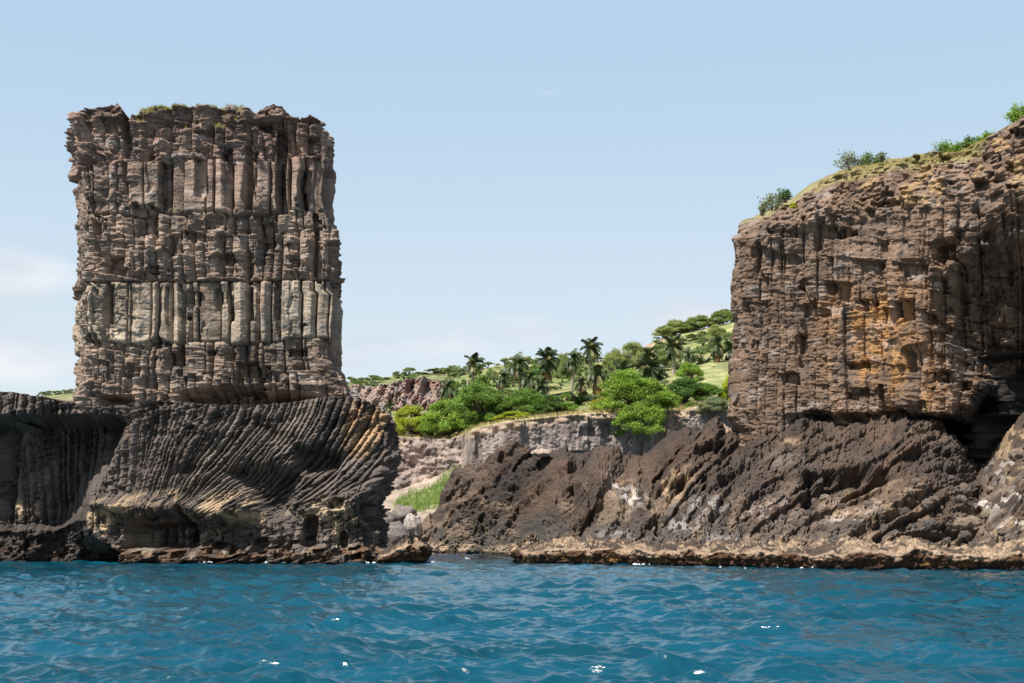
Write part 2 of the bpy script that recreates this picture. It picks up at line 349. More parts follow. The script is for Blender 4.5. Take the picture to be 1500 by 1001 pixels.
    g = lerp(g, C(.24, .19, .145), .6 * ss(.55, .95, hc) * fan * ss(-.3, .3, fbm(c * .7, Z * .4, 3, 75)) * ss(190, 260, px))  # paler random columns: painted highlights, left off the shaded bowl
    g = lerp(g, C(.40, .25, .13), .75 * ss(-12, 18, sdpoly(wp, wq, [(512, 585), (566, 600), (576, 640), (545, 672), (505, 665), (500, 640)])) * ss(.25, .75, hc))
    tan = np.maximum(ss(-6, 10, sdpoly(wp, wq, [(135, 738), (200, 722), (262, 720), (275, 738), (180, 760), (160, 790), (125, 770)])), ss(-6, 12, sdpoly(wp, wq, [(300, 730), (350, 722), (388, 740), (395, 770), (330, 768), (300, 755)])))
    tan = np.maximum(tan, .8 * ss(-8, 12, sdpoly(wp, wq, [(440, 735), (530, 735), (545, 770), (500, 790), (470, 760), (445, 760)])))
    tan = np.maximum(tan, .7 * ss(-6, 10, sdpoly(wp, wq, [(-20, 735), (25, 730), (30, 758), (-20, 765)])))
    g = lerp(g, C(.45, .33, .20), tan * ss(-.35, .15, fbm(S * 1.6, Z * 1.8, 4, 77)) * (.55 + .45 * wc))
    g = lerp(g, C(.30, .25, .19), .5 * ss(.15, .4, fbm(S * 1.2, Z * 1.4, 4, 79)) * (1 - fan))
    wet = ss(796, 806, py + 5 * fbm(S, Z, 3, 81)); g = lerp(g, C(.11, .06, .032), .75 * wet * ss(-.45, .1, fbm(S * 2, Z * 2.5, 3, 82)))
    g = lerp(g, C(.03, .025, .022), .75 * ss(-2, 8, sdpoly(wp, wq, [(-300, 745), (25, 752), (118, 745), (134, 772), (160, 797), (188, 808), (190, 860), (-300, 860)])))  # dark wet rock, blackened further: the cave's shade is put into the colour
    g = lerp(g, C(.025, .018, .014), ss(817, 822, py + 2 * vn2(S * 3, Z * 0, 3)))
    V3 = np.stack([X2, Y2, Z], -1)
    K = 40; tt = np.linspace(0, 1, K)[1:]; ring = V3[:, -1]
    cx = np.clip(ring[:, 0], wx(-200, 84), wx(520, 84)); cy = 90.5 + 0 * cx
    cap = np.stack([ring[:, 0:1] + (cx - ring[:, 0])[:, None] * tt, ring[:, 1:2] + (cy - ring[:, 1])[:, None] * tt, ring[:, 2:3] + 0 * tt], -1)
    zc = wz(interp(np.clip(topx(cap[..., 0], 82), -260, 600), HT), 81.5) + .16 * fbm(cap[..., 0] * 1.3, cap[..., 1] * 1.3, 4, 41)
    tb = ss(0, .1, tt)[None]; cap[..., 2] = ring[:, 2:3] * (1 - tb) + zc * tb
    cc = np.zeros(cap.shape, f32) + C(.13, .1, .085) * (1 + .4 * fbm(cap[..., 0], cap[..., 1], 3, 42))[..., None]
    V3 = np.concatenate([V3, cap], 1); g = np.concatenate([g, cc], 1)
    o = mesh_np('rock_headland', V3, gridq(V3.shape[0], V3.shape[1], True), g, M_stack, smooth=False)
    finish(o, 'dark undercut headland of fanned curved columns rising from the sea below the square stack', 'headland')
headland()

# ------------------------------------------------------------------ right cliff
def sea_cliff():
    TOP = [(1070, 334), (1084, 326), (1100, 319), (1115, 311), (1135, 303), (1150, 297), (1165, 289), (1190, 268), (1230, 252), (1270, 241), (1310, 233), (1360, 229), (1400, 226), (1420, 217), (1440, 206), (1470, 190), (1490, 178), (1500, 172), (1560, 135), (1700, 90)]
    pts = [(wx(1088, 108), 108), (wx(1079, 92), 92), (wx(1081, 90), 90), (wx(1100, 88.6), 88.6), (wx(1200, 87), 87), (wx(1300, 85), 85), (wx(1360, 83.5), 83.5), (wx(1420, 82.5), 82.5), (wx(1520, 81), 81), (wx(1700, 79), 79), (wx(1750, 108), 108)]
    s, x, y, nx, ny = make_path(pts, True, .04, .4, 1.2)
    nv = 560; v = np.linspace(0, 1, nv); S, V = np.meshgrid(s, v, indexing='ij')
    X = x[:, None] + 0 * V; Yb = y[:, None] + 0 * V
    fr = ss(98, 93, Yb)
    px = np.clip(topx(X, Yb), 1060, 1700)
    setb = 3.2
    zt = wz(interp(px, TOP) + 2.5 * fbm(S * .9, S * 0, 3, 3), Yb + setb * fr)
    zb = 2.0; Z = zb + V * (zt - zb)
    py = topy(Z, Yb)
    SLf = [(300, 1092), (330, 1083), (345, 1080), (380, 1083), (420, 1079), (480, 1081), (520, 1077), (570, 1074), (610, 1075), (632, 1085), (700, 1090)]
    wL = ss(1150, 1082, px)
    X = X + wL * (interp(py, SLf) - 1081 + 5 * fbm(Z * .9, S * 0, 4, 9) + 2 * (hsh(np.floor(Z / .45), 0, 0, 4) - .5)) / F * Yb
    wp = px + 4 * fbm(S * .8, Z * .8, 3, 51); wq = py + 4 * fbm(S * .8, Z * .8, 3, 52)
    rub_line = interp(px, [(1080, 350), (1150, 345), (1200, 320), (1280, 315), (1340, 310), (1400, 300), (1450, 300), (1500, 290), (1700, 260)])
    rub = ss(14, -10, wq - rub_line)                             # 1 in the rubbly upper zone
    D1, hc, hl = columnar(S, Z, np.where(px < 1230, .72, 1.0), .14, .17, .055, .2, 23, (wq > 440) * 1, .34)
    D2, hc2, hl2 = columnar(S, Z, 1.1, .7, .3, .12, .12, 25, 2, .6)
    right = ss(1330, 1380, wp + .25 * (wq - 400))
    B1, wc = blocks(S, Z, 1.5, .6, .32, .7, .05, 600, .15); B2, vc = blocks(S, Z, .6, .24, .14, .7, .05, 610, -.2); B3, _ = blocks(S, Z, 2.6, 1.5, .3, .35, .03, 620, .2); _, hb3 = blocks(S, Z, .7, .5, .3, .35, .03, 622, .2)
    v1, v2, _ = worley(S * 2.6, Z * 3.4, 25)
    blk = B1 + B2 + .2 * (.5 - v1)
    mx = np.maximum(ss(-.15, .2, fbm(S * .35, Z * .25, 3, 44)) * 1.6, ss(1230, 1290, px) * ss(440, 400, py) * .5)
    D = D1 * (1 - right) * (1 - .4 * mx) + D2 * right
    D = D * (1 - rub) + blk * (rub + .25 * (1 - rub)) + B3 * (1 - rub) * ss(.2, -.3, fbm(S * .2, Z * .2, 2, 45))
    D += .35 * fbm(S * .28, Z * .22, 3, 61) + .045 * fbm(S * 2.2, Z * 3, 4, 63, ridged=True) + .035 * fbm(S * 8, Z * 10, 3, 64)
    qx, qy = snapd(px, py, S, Z, 85.0, .6, .36, 630)
    fl = [(1268, 449, 12, 10, .8), (1325, 455, 10, 18, .8), (1177, 418, 5, 9, .5), (1218, 425, 4, 7, .5), (1171, 515, 6, 24, .7), (1256, 537, 13, 7, .7), (1339, 528, 6, 16, .6), (1383, 555, 14, 9, .7),
                        (1292, 582, 9, 15, .7), (1262, 580, 20, 5, .6), (1347, 598, 10, 8, .6), (1190, 613, 18, 10, 1.3), (1250, 611, 17, 6, 1.1), (1325, 609, 48, 5, 1.3), (1087, 517, 4, 12, .4), (1163, 556, 5, 10, .6), (1150, 560, 5, 9, .3),
                        (1225, 341, 22, 8, .9), (1201, 340, 4, 26, .6), (1384, 366, 18, 15, 1.1), (1330, 340, 6, 20, .4), (1118, 440, 3, 40, .4), (1188, 480, 3, 50, .4), (1150, 340, 20, 7, .5), (1300, 300, 26, 5, .5), (1200, 460, 12, 5, .3),
                        (1090, 360, 3, 40, .4), (1112, 400, 2.5, 60, .3), (1165, 400, 2.5, 50, .3), (1240, 380, 3, 30, .3), (1290, 370, 5, 30, .3), (1330, 400, 4, 30, .3), (1092, 470, 3, 30, .5), (1105, 505, 8, 8, .4)]
    D -= np.maximum(boxes(qx, qy, fl, .05) * 1.1, .35 * boxes(wp, wq, fl))
    # the overhanging side towards the cave
    bx, by = snapd(px, py, S, Z, 85.0, 1.15, .85, 640)
    sd = .35 * sdpoly(wp, wq, [(1372, 352), (1410, 330), (1460, 300), (1760, 260), (1760, 720), (1396, 720), (1396, 590), (1350, 560), (1345, 480), (1352, 400)]) + .65 * sdpoly(bx, by, [(1372, 352), (1410, 330), (1460, 300), (1760, 260), (1760, 720), (1396, 720), (1396, 590), (1350, 560), (1345, 480), (1352, 400)])
    step = np.floor(ss(0, 130, sd) * 7 + .3 * vn2(S * .5, Z * .3, 6)) / 7
    D -= 3.8 * (.35 * ss(0, 120, sd) + .65 * step)
    bul = sdpoly(wp, wq, [(1445, 260), (1760, 200), (1760, 500), (1500, 440), (1470, 380), (1440, 320)]); D += 2.4 * ss(0, 40, bul)
    D += (B1 * .9 + B2 + B3 * 1.4) * ss(0, 20, sd)
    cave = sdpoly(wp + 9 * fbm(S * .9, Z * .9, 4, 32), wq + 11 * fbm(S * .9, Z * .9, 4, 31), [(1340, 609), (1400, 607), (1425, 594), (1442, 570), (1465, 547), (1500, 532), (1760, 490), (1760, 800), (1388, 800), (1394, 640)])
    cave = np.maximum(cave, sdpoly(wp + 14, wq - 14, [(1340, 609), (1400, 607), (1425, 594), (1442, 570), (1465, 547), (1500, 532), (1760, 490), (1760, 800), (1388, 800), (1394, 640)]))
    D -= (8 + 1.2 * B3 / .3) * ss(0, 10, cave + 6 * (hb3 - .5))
    D -= .9 * ss(604, 618, wq) * ss(1400, 1380, px) * ss(1130, 1180, px)
    # upper slope leans back
    hgt = np.maximum(zt - Z, 0); L0 = np.maximum(zt - wz(rub_line, Yb), .5)
    lean = setb * (1 - np.clip(hgt / L0, 0, 1)) ** 1.25
    D = np.where(px < 1110, np.minimum(D, .25), D)
    D = D * (.25 + .75 * fr) - lean * fr
    X2 = X + nx[:, None] * D; Y2 = Yb + ny[:, None] * D
    g = np.zeros(X.shape + (3,), f32) + C(.155, .103, .07)
    g *= (1 + .4 * (hc - .5) * (1 - rub) + .35 * (hl - .5) + .4 * (wc - .5) * rub + .35 * fbm(S * .5, Z * .4, 3, 71))[..., None]
    g = lerp(g, C(.20, .145, .108), .4 * ss(-.2, .4, fbm(S * .4, Z * .25, 4, 73)) * ss(430, 380, py))
    g = lerp(g, C(.36, .19, .07), .75 * ss(-40, 40, sdpoly(wp, wq, [(1215, 440), (1300, 400), (1345, 440), (1370, 600), (1330, 610), (1230, 600)])) * ss(-.4, .35, fbm(S * 1.4, Z * .22, 4, 74)))
    g = lerp(g, C(.36, .32, .29), .3 * ss(.25, .5, fbm(S * 1.1, Z * 1.2, 4, 76)))
    g = lerp(g, C(.075, .062, .055), .55 * ss(.1, .4, fbm(S * 1.5, Z * 1., 4, 78)))
    g = lerp(g, C(.34, .23, .10), .5 * ss(.15, .35, fbm(S * .9, Z * 1.6, 4, 80)) * rub * ss(1200, 1260, px))
    grass = ss(4, 0, py - interp(px, TOP) - 1 + 10 * fbm(S * .8, Z * .8, 3, 82)) * ss(1165, 1200, px) * ss(1450, 1420, px)
    g = lerp(g, C(.21, .18, .075), .75 * grass * fr)
    g = lerp(g, C(.03, .026, .024), ss(-7, 0, cave + 6 * (hb3 - .5)))  # dark cave rock; shade of interior and ceiling rim painted into its colour
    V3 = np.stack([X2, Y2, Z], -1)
    K = 40; tt = np.linspace(0, 1, K)[1:]; ring = V3[:, -1]
    cx = np.clip(ring[:, 0], 20.5, 38); cy = 97 + 0 * cx
    cap = np.stack([ring[:, 0:1] + (cx - ring[:, 0])[:, None] * tt, ring[:, 1:2] + (cy - ring[:, 1])[:, None] * tt, ring[:, 2:3] + 0 * tt], -1)
    ctr = wz(interp(np.clip(topx(cap[..., 0], 90), 1060, 1700), TOP), 90.5)
    tb = ss(0, .8, tt)[None]; cap[..., 2] = ring[:, 2:3] * (1 - tb) + ctr * tb + .15 * fbm(cap[..., 0] * 1.3, cap[..., 1] * 1.3, 4, 41)
    cc = np.zeros(cap.shape, f32) + C(.19, .165, .08) * (1 + .4 * fbm(cap[..., 0], cap[..., 1], 3, 42))[..., None]
    V3 = np.concatenate([V3, cap], 1); g = np.concatenate([g, cc], 1)
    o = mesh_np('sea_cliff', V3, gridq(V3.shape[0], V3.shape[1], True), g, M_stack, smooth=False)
    finish(o, 'high brown jointed sea cliff with grassy sloping rim and black cave at its foot', 'cliff')
    # points along the rim, for plants
    return V3[:, nv - 1], x
CL_RING, _ = sea_cliff()

# ------------------------------------------------------------------ lava shore on the right
CREST = [(560, 812), (590, 800), (605, 785), (622, 765), (640, 738), (652, 706), (668, 692), (700, 674), (735, 652), (760, 646), (772, 650), (790, 666), (812, 664), (830, 656), (838, 668), (855, 674), (872, 660), (885, 672), (915, 672), (940, 668), (960, 650), (985, 637), (1012, 628), (1048, 622), (1058, 632), (1075, 638), (1120, 636), (1150, 628), (1172, 616), (1205, 622), (1232, 626), (1280, 614), (1312, 613), (1380, 630), (1402, 645), (1412, 668), (1430, 682), (1448, 674), (1468, 645), (1500, 602), (1560, 560), (1700, 540)]
def lava_shore():
    u = np.concatenate([np.arange(556, 1515, .72), np.arange(1515, 1700, 4.)]); nv1 = 440; nv2 = 40
    t = np.concatenate([np.linspace(0, 1, nv1), 1 + np.linspace(0, 1, nv2 + 1)[1:]])
    PX, T = np.meshgrid(u, t, indexing='ij')
    Yw = interp(PX, [(556, 112), (620, 112), (700, 109), (760, 104), (800, 92), (860, 83), (950, 78), (1100, 74.5), (1300, 70.5), (1500, 69), (1700, 68)])
    Yc = interp(PX, [(556, 122), (650, 119), (760, 108), (840, 104), (900, 101), (1000, 95), (1060, 92.5), (1130, 89.6), (1200, 88), (1300, 85.5), (1400, 84.5), (1430, 86.5), (1500, 82), (1700, 80)])
    cr = interp(PX, CREST) + 7 * fbm(PX * .045, PX * 0, 4, 77); zc = wz(cr, Yc)
    tf = np.minimum(T, 1); tb = np.maximum(T - 1, 0)
    Z = -1.0 + (zc + 1.0) * tf ** .82; Y = Yw + (Yc - Yw) * tf ** 1.15
    Z = Z - tb ** 1.5 * np.maximum(zc - 1.0, .6); Y = Y + tb * 6
    X = wx(PX, Y)
    # sideways coordinates along / across the tilted ridges, in metres of the face
    U = wx(PX, 85.0); Vv = wz(topy(Z, Y), 85.0)
    ang = np.radians(interp(PX, [(560, 40), (700, 42), (850, 47), (950, 38), (1100, 28), (1250, 20), (1400, -12), (1500, 40)]))
    U2 = U + .5 * fbm(U * .35, Vv * .35, 3, 90)
    uu = np.linspace(U.min() - 3, U.max() + 3, 4000); aa = np.radians(interp(topx(uu, 85.), [(560, 40), (700, 42), (850, 47), (950, 38), (1100, 28), (1250, 20), (1380, 4), (1430, 8), (1500, 22)]))
    G = np.cumsum(np.tan(aa)) * (uu[1] - uu[0]); ang = np.interp(U, uu, aa)
    c = (Vv - np.interp(U2, uu, G)) * np.cos(ang); al = U2 / np.cos(ang) + .3 * Vv
    k, f, cw = cells(c / 1.9 + .45 * vn2(al * .2, c * .2, 91), 31, 0, .8)
    hk = hsh(k, 0, 0, 32)
    ridge = (.45 + .9 * hk) * (f ** .8) * (1 - ss(.86, 1.0, f))          # tilted slabs: sloping back, cut off sharply on the upper-left
    ridge = (.45 + .9 * hk) * ss(0, .34, f) * (1 - f) ** .55
    r2 = fbm(c * 1.7, al * .35, 4, 93, ridged=True)
    broad = ss(.1, .9, tf)
    band = ss(1420, 1340, PX) * ss(760, 800, topy(Z, Y) * -1 + 1560)
    sm = cells(c / .55 + .5 * vn2(al * .3, c * .3, 89), 33, 0, .8); D = .42 * (hsh(sm[0], 0, 0, 34) * 2 - .6) * ss(0, .25, sm[1]) * ss(-.3, .2, fbm(c * .3, al * .2, 2, 92)) + ridge * interp(PX, [(560, 1.9), (880, 2.0), (960, 1.5), (1250, 1.3), (1700, .9)]) * ss(0.02, .3, T) * (.35 + .65 * ss(1420, 1330, PX)) * ss(-.35, .05, fbm(c * .25, al * .12, 2, 94)) + .14 * r2
    w1, w2, wc = worley(U2 * 1.5, Vv * 1.8, 26); v1, v2, vc = worley(U2 * 3.4 + .3 * vn2(U * 3, Vv * 3, 4), Vv * 4.2, 27)
    D += .62 * (.45 - w1 ** 2) + .12 * (wc - .5) + .34 * (.45 - v1 ** 2) + .06 * (vc - .5) + .24 * (.45 - worley(U2 * 7.5, Vv * 8.5, 28)[0] ** 2) + .7 * fbm(U * .4, Vv * .5, 3, 95) + .16 * fbm(U * 2.6, Vv * 3., 4, 96) + .17 * fbm(U * 6, Vv * 6, 4, 97)
    pyv = topy(Z, Y)
    wp = PX + 5 * fbm(U * .8, Vv * .8, 3, 98); wq = pyv + 5 * fbm(U * .8, Vv * .8, 3, 99)
    for poly, dp, sft in (([(730, 712), (790, 700), (800, 720), (745, 745), (690, 770), (690, 750)], .5, 9), ([(795, 700), (818, 680), (800, 740), (755, 785), (748, 775)], .5, 8), ([(655, 755), (690, 735), (735, 690), (750, 682), (740, 705), (680, 755), (655, 765)], .8, 6),
                          ([(1010, 668), (1040, 655), (1062, 650), (1055, 668), (1020, 680)], 1.3, 6), ([(1205, 690), (1260, 680), (1312, 688), (1310, 712), (1262, 720), (1225, 735), (1205, 720)], 2.0, 8), ([(1232, 728), (1290, 722), (1285, 740), (1240, 742)], 1.1, 4),
                          ([(840, 770), (880, 740), (888, 742), (860, 782)], .9, 6), ([(1040, 755), (1075, 700), (1085, 705), (1050, 765)], .6, 5), ([(935, 775), (965, 755), (968, 785), (940, 790)], .9, 5), ([(1170, 740), (1190, 700), (1200, 740), (1185, 755)], .9, 5)):
        D -= dp * ss(-2, sft, sdpoly(wp, wq, poly))
    D = D * (1 - .35 * ss(1425, 1450, PX)) - .25
    hol = fbm(al * .28 + 3, c * .62, 4, 140); D -= 1.0 * ss(.14, .32, hol) * ss(.05, .2, tf); D += .5 * ss(.05, .4, fbm(al * .3, c * .5, 3, 141)) * ss(.05, .2, tf)
    D += ss(1425, 1445, PX) * (.55 * (.45 - w1 ** 2) + .4 * (.45 - v1 ** 2))
    q1, hq_ = blocks(U2, Vv, 1.1, .8, .3, .5, .03, 650, -.5); D += .8 * q1 * ss(-.1, .25, fbm(U * .3, Vv * .3, 3, 651))
    edge = ss(.97, .8, np.abs(T - 1) * 0 + np.where(T > 1, tb, 0)) 
    D = D * (1 - .5 * ss(0, .6, tb)) - .8 * ss(0.86, 1., tf) * 0
    ny = -.78 + .5 * ss(.8, 1.3, T); nz = .62 + .3 * ss(.8, 1.3, T)
    Y2 = Y + ny * D; Z2 = Z + nz * D * .55
    g = np.zeros(X.shape + (3,), f32) + C(.075, .054, .041)
    g *= (1 + .5 * (hk - .5) + .15 * (wc - .5) + .5 * fbm(U * .6, Vv * .6, 3, 101))[..., None]
    g = lerp(g, C(.11, .068, .045), .5 * ss(0, .3, fbm(U * .3, Vv * .3, 3, 112)))
    g = lerp(g, C(.045, .038, .034), .6 * ss(.05, .3, fbm(c * .6, al * .25, 3, 113)))
    g = lerp(g, C(.105, .095, .085), .5 * ss(745, 790, wq + 18 * fbm(U * .3, Vv * .3, 3, 102)))
    g = lerp(g, C(.24, .17, .115), .5 * ss(.14, .4, fbm(U * .9, Vv * 1.1, 5, 103)) * ss(690, 740, pyv))
    pale = np.zeros(X.shape, f32); orange = pale.copy()
    for q, w in ((( 925, 735, 18, 14), .9), ((905, 715, 16, 12), .7), ((990, 770, 30, 14), .6), ((1030, 745, 40, 16), .5), ((1240, 765, 26, 10), .8), ((1270, 755, 10, 6), .8), ((1440, 745, 24, 12), 1.), ((1480, 735, 30, 12), .9), ((1470, 690, 26, 18), .7), ((1080, 790, 60, 8), .4), ((1150, 680, 40, 14), .15), ((900, 790, 40, 8), .35), ((1200, 735, 40, 20), .25), ((1480, 775, 30, 10), .8), ((600, 762, 9, 16), .9), ((1110, 750, 50, 14), .4)):
        pale = np.maximum(pale, w * np.exp(-((wp - q[0]) / q[2]) ** 2 - ((wq - q[1]) / q[3]) ** 2))
    for q, w in (((912, 728, 20, 16), 1.), ((985, 720, 26, 14), .9), ((1000, 705, 22, 8), .7), ((1490, 640, 22, 30), .9), ((1465, 660, 20, 16), .8), ((1470, 775, 30, 18), .8), ((1230, 755, 30, 8), .6), ((1300, 755, 20, 8), .8), ((1250, 722, 14, 8), .9), ((1275, 712, 34, 12), .5), ((1150, 795, 24, 8), .9), ((1155, 650, 16, 6), .6), ((950, 750, 12, 22), .4), ((1480, 700, 30, 20), .6), ((1260, 800, 120, 9), .5), ((1350, 640, 30, 10), .25)):
        orange = np.maximum(orange, w * np.exp(-((wp - q[0]) / q[2]) ** 2 - ((wq - q[1]) / q[3]) ** 2))
    g = lerp(g, C(.52, .37, .22), orange * ss(-.15, .2, fbm(U * 2, Vv * 2.4, 4, 105)) * .85)
    g = lerp(g, C(.58, .52, .48), pale * ss(-.1, .2, fbm(U * 2.6, Vv * 3, 4, 106)) * .9)
    g = lerp(g, C(.42, .31, .21), .8 * ss(795, 806, wq) * ss(-.3, .15, fbm(U * 2, Vv * 4, 4, 107)))
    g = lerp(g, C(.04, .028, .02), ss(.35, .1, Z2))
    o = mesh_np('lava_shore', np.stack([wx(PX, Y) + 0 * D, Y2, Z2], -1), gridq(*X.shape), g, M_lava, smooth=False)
    finish(o, 'rough dark brown lava bank with tilted ridges and pale stains below the high cliff', 'rock')
lava_shore()

# ------------------------------------------------------------------ tidal ledges (wave-cut shelves at the waterline)
def ledge(name, label, path, back, ztop, seed):
    s, x, y, nx, ny = make_path(path, False, .035, .3, .8)
    nv = 90; v = np.linspace(0, 1, nv); S, V = np.meshgrid(s, v, indexing='ij')
    X = x[:, None] + 0 * V; Y = y[:, None] + 0 * V; zt = ztop * (1 + .6 * fbm(S * .8, S * 0, 5, seed)) * np.minimum(1, np.minimum(S - s[0], s[-1] - S) / 1.4 + .25)
    Z = -.6 + V * (zt + .6)
    w1, w2, wc = worley(S * 2.6, Z * 2.6, seed); v1, v2, vc = worley(S * 6, Z * 6, seed + 1)
    D = .3 * (.5 - w1) + .14 * (.5 - v1) + .35 * fbm(S * .5, Z * .4, 3, seed + 2) + .1 * fbm(S * 5, Z * 5, 3, seed + 3)
    D += .9 * fbm(S * .3, S * 0, 3, seed + 12) + .25 * ss(.25, .6, Z / zt) - .35 * ss(.9, 1, V) ** 2
    Xf = X + nx[:, None] * D; Yf = Y + ny[:, None] * D
    K = 80; tt = np.linspace(0, 1, K)[1:] ** 1.3
    rx, ry, rz = Xf[:, -1], Yf[:, -1], Z[:, -1]
    TX = rx[:, None] - nx[:, None] * tt * back * .2; TY = ry[:, None] + tt * back
    S2 = s[:, None] + 0 * TX
    a1, a2, ac = worley(S2 * 2.4, TY * 2.4, seed + 5); b1, b2, bc = worley(S2 * 6, TY * 6, seed + 6)
    TZ = rz[:, None] + .35 * tt + (.3 * (.5 - a1) + .16 * (.5 - b1) + .25 * fbm(S2, TY, 3, seed + 7)) * ss(0, .05, tt)
    V3 = np.concatenate([np.stack([Xf, Yf, Z], -1), np.stack([TX, TY, TZ], -1)], 1)
    g = np.zeros(X.shape + (3,), f32) + C(.075, .038, .02); g *= (1 + .6 * (wc - .5))[..., None]
    g = lerp(g, C(.36, .26, .18), ss(.68, .9, Z / zt + .45 * fbm(S * 1.5, Z * 1.5, 4, seed + 9)) * (.5 + .5 * vc))
    g = lerp(g, C(.24, .13, .04), .6 * ss(.1, .4, fbm(S * 1.2, Z * 1.5, 3, seed + 8)) * ss(.7, .4, Z / zt))
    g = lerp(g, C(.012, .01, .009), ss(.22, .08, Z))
    g2 = np.zeros(TX.shape + (3,), f32) + C(.25, .18, .12); g2 *= (1 + .9 * (ac - .5) + .5 * (bc - .5))[..., None]
    g2 = lerp(g2, C(.07, .052, .04), ss(-.08, .22, fbm(S2 * .9, TY * 1.5, 3, seed + 11)))
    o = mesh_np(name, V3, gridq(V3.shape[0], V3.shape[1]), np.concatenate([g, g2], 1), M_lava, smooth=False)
    finish(o, label, 'rock ledge', 'wave cut rock ledges at the waterline')
ledge('tidal_ledge', 'long low crusty tan and brown ledge along the foot of the rough lava bank', [(wx(768, 90), 90), (wx(761, 84), 84), (wx(775, 80.5), 80.5), (wx(850, 78.5), 78.5), (wx(1000, 74.5), 74.5), (wx(1150, 70.5), 70.5), (wx(1300, 68), 68), (wx(1500, 67), 67), (wx(1600, 66.5), 66.5)], 4.5, .85, 120)
ledge('tidal_ledge', 'short low dark brown ledge jutting into the gap from the undercut headland', [(wx(556, 80), 79.6), (wx(600, 79.6), 79.6), (wx(618, 80.5), 80.5), (wx(621, 83), 83), (wx(616, 88), 88)], 3.5, .95, 140)

# ------------------------------------------------------------------ land behind: terrain as a sheet in (bearing, distance)
CTOP = [(-300, 640), (560, 640), (600, 642), (660, 645), (684, 636), (700, 628), (740, 620), (780, 615), (830, 610), (870, 607), (905, 606), (960, 608), (1000, 602), (1040, 594), (1075, 600), (1100, 604), (1300, 600), (1800, 600)]
SKY = [(-300, 600), (0, 590), (45, 584), (75, 578), (110, 574), (300, 565), (510, 560), (560, 554), (600, 550), (650, 546), (700, 541), (750, 535), (800, 531), (850, 532), (880, 530), (900, 528), (930, 520), (945, 508), (960, 500), (975, 496), (1000, 490), (1030, 484), (1060, 477), (1080, 472), (1200, 440), (1500, 410), (1800, 400)]
def edgeY(px): return interp(px, [(-300, 150), (560, 150), (640, 149), (676, 146), (690, 136), (760, 134), (870, 134), (955, 134), (965, 137), (1075, 137), (1300, 130), (1800, 130)])
def skyY(px): return interp(px, [(-300, 440), (560, 430), (800, 390), (900, 340), (1000, 320), (1100, 310), (1800, 310)])
def terr_z(px, Y):
    px = np.asarray(px, float); Y = np.asarray(Y, float)
    e = edgeY(px); sY = skyY(px); t = np.clip((Y - e) / (sY - e), 0, None)
    a = interp(px, CTOP); b = interp(px, SKY)
    mid = a + (b - a) * interp(px, [(-300, .5), (500, .5), (700, .55), (850, .5), (1000, .52), (1080, .55), (1800, .5)])
    py = np.where(t < .45, a + (mid - a) * (t / .45) ** .9, mid + (b - mid) * np.clip((t - .45) / .55, 0, 1))
    z = wz(py, Y)
    zs = wz(b, sY); z = np.where(t > 1, zs - (Y - sY) * .12, z)
    x = wx(px, Y)
    z = z + (.35 * fbm(x * .12, Y * .12, 3, 150) + 1.3 * fbm(x * .03, Y * .03, 4, 151)) * np.clip(t * 3, 0, 1) * np.where(t > .93, .5, 1)
    return z
def terrain():
    pu = np.concatenate([np.arange(-300, -20, 20.), np.arange(-20, 120, 2.), np.arange(120, 500, 12.), np.arange(500, 1090, 1.1), np.arange(1090, 1801, 20.)])
    tv = np.concatenate([np.linspace(0, .15, 50), np.linspace(.15, 1.05, 240)[1:], np.linspace(1.05, 1.8, 20)[1:]])
    P, T = np.meshgrid(pu, tv, indexing='ij'); e = edgeY(P); Y = e + T * (skyY(P) - e); Z = terr_z(P, Y)
    X = wx(P, Y)
    n1 = fbm(X * .05, Y * .05, 4, 160); n2 = fbm(X * .3, Y * .3, 4, 161)
    g = np.zeros(P.shape + (3,), f32) + C(.26, .25, .10)
    g = lerp(g, C(.36, .26, .17), ss(-.05, .3, n1 + .3 * n2) * ss(.1, .4, T)); g = lerp(g, C(.13, .17, .05), .9 * ss(-.2, .15, n2 - .4 * n1))
    g = lerp(g, C(.14, .17, .07), .6 * ss(720, 560, P) * ss(.3, .7, T))
    g = lerp(g, C(.27, .29, .12), .5 * ss(960, 1000, P))
    g *= (.86 + .4 * fbm(X * .8, Y * .8, 3, 165) + .3 * fbm(X * .2, Y * .2, 3, 166))[..., None]
    o = mesh_np('hillside', np.stack([X, Y, Z], -1), gridq(*P.shape), g, M_hill)
    finish(o, 'dry grassy hillside rising behind the cliffs and palms', None, kind='structure')
terrain()

